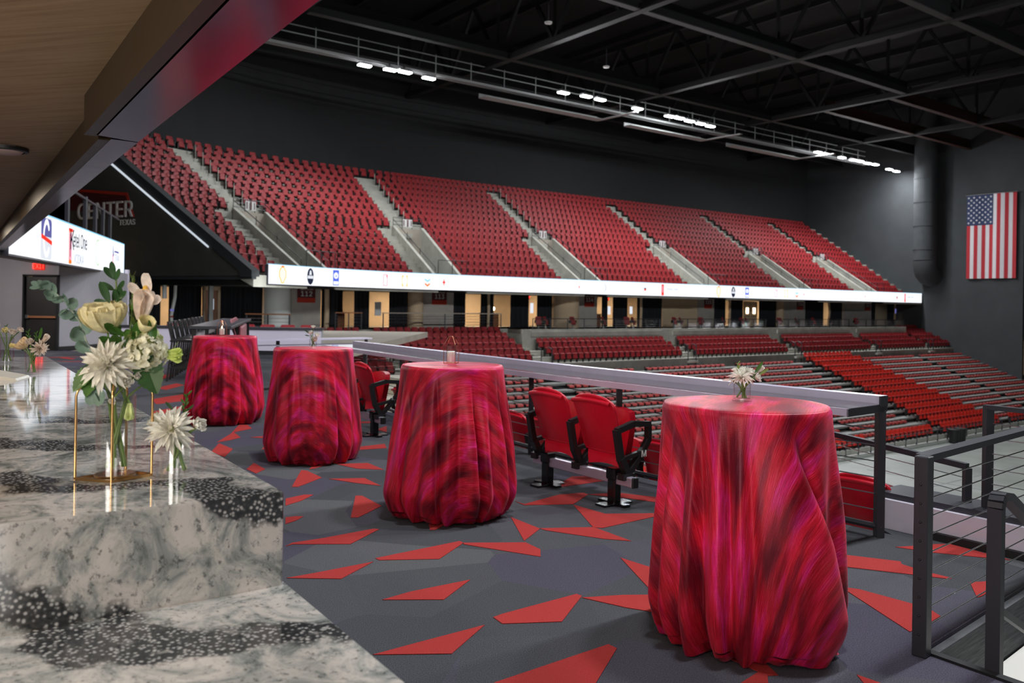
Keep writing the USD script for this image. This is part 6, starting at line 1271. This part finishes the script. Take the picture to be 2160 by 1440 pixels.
lantern((-.449, 6.28, 1.092), 'copper wire lantern with an open top on the second nearest draped table', .062, .20, .042, False, 'clear hurricane glass inside the copper lantern on the second nearest table', 'unlit white pillar candle on the second nearest table')
lantern((-3.70, 10.72, 1.092), 'copper wire lantern with a burning candle on the farthest draped table', .058, .19, .040, True, 'clear hurricane glass around the burning candle', 'white candle burning on the farthest draped table')

# ================================================================ BLACK STOOLS AND HIGH TABLE
t = thing('high_table', 'long black high table with stools beyond the farthest draped table', 'table', (-6.35, 18.5, 0), math.atan2(7.7, -2.0) - PI / 2)
obj('table_top', MB().rbox((0, .6, 1.03), (.75, 7.4, .06), .008), 'metal_dark', t)
for y in (-2.9, -.5, 1.9, 4.2):
    for x in (-.3, .3): obj('leg', MB().box((x, y, .5), (.07, .07, 1.0)), 'black_plastic', t)
def stool(p, an, label, first=[None]):
    if first[0] is not None: return dup(first[0], p, an, label)
    t = first[0] = thing('bar_stool', label, 'bar stool', p, an, 'black bar stools along the high table')
    obj('seat', MB().rbox((0, 0, .76), (.42, .40, .045), .015), 'black_plastic', t)
    for x in (-.19, .19):
        obj('leg', MB().bar((x * 1.05, .22, 0), (x * .92, .17, .75), .035), 'black_plastic', t); obj('leg', MB().bar((x * 1.05, -.24, 0), (x * .95, -.16, .76), .035).bar((x * .95, -.16, .76), (x, -.24, 1.12), .035), 'black_plastic', t)
    obj('foot_rest', MB().box((0, .20, .28), (.36, .02, .03)).box((0, -.21, .33), (.36, .02, .03)).bar((-.19, -.22, .25), (-.19, .2, .25), .025).bar((.19, -.22, .25), (.19, .2, .25), .025), 'black_plastic', t)
    obj('top_slat', MB().bar((-.2, -.24, 1.10), (.2, -.24, 1.10), .025, .05), 'black_plastic', t)
    for x in (-.12, -.06, 0, .06, .12): obj('back_slat', MB().bar((x, -.165, .79), (x, -.235, 1.1), .018, .012), 'black_plastic', t)
ta = math.atan2(7.7, -2.0) - PI / 2; tf = lambda x, y: np.array((-6.35, 18.5, 0)) + rotm(0, 0, ta) @ np.array((x, y, 0))
for k in range(9): stool(tf(-.56, -2.4 + .74 * k), ta - PI / 2, 'black slat-backed bar stool left of the high table, %s from the camera' % OW(k))
pk = None
for k in range(7):
    p = np.array((-5.95 - .13 * k, 18.2 + .45 * k, 0)); lb = 'dusty red tall seat in the row right of the high table, %s from the camera' % OW(k)
    if pk is None:
        pk = thing('row_seat', lb, 'seat', p, PI * .5 + .25, 'seats right of the high table'); up = np.array((0, 0, .28)); m, rim, V = shell_back(); m.v = [v + up for v in m.v]; obj('backrest', m, 'seat_dusty', pk, 60); obj('rim', MB().tube(np.vstack([rim, rim[:1]]) + up, .014, 6, False), 'seat_dusty', pk, True); obj('seat_pan', MB().rbox((0, -.08, .78), (.42, .07, .40), .03), 'seat_dusty', pk); obj('standard', MB().box((0, .02, .35), (.42, .08, .7)), 'black_plastic', pk)
    else: dup(pk, p, PI * .5 + .25, lb)
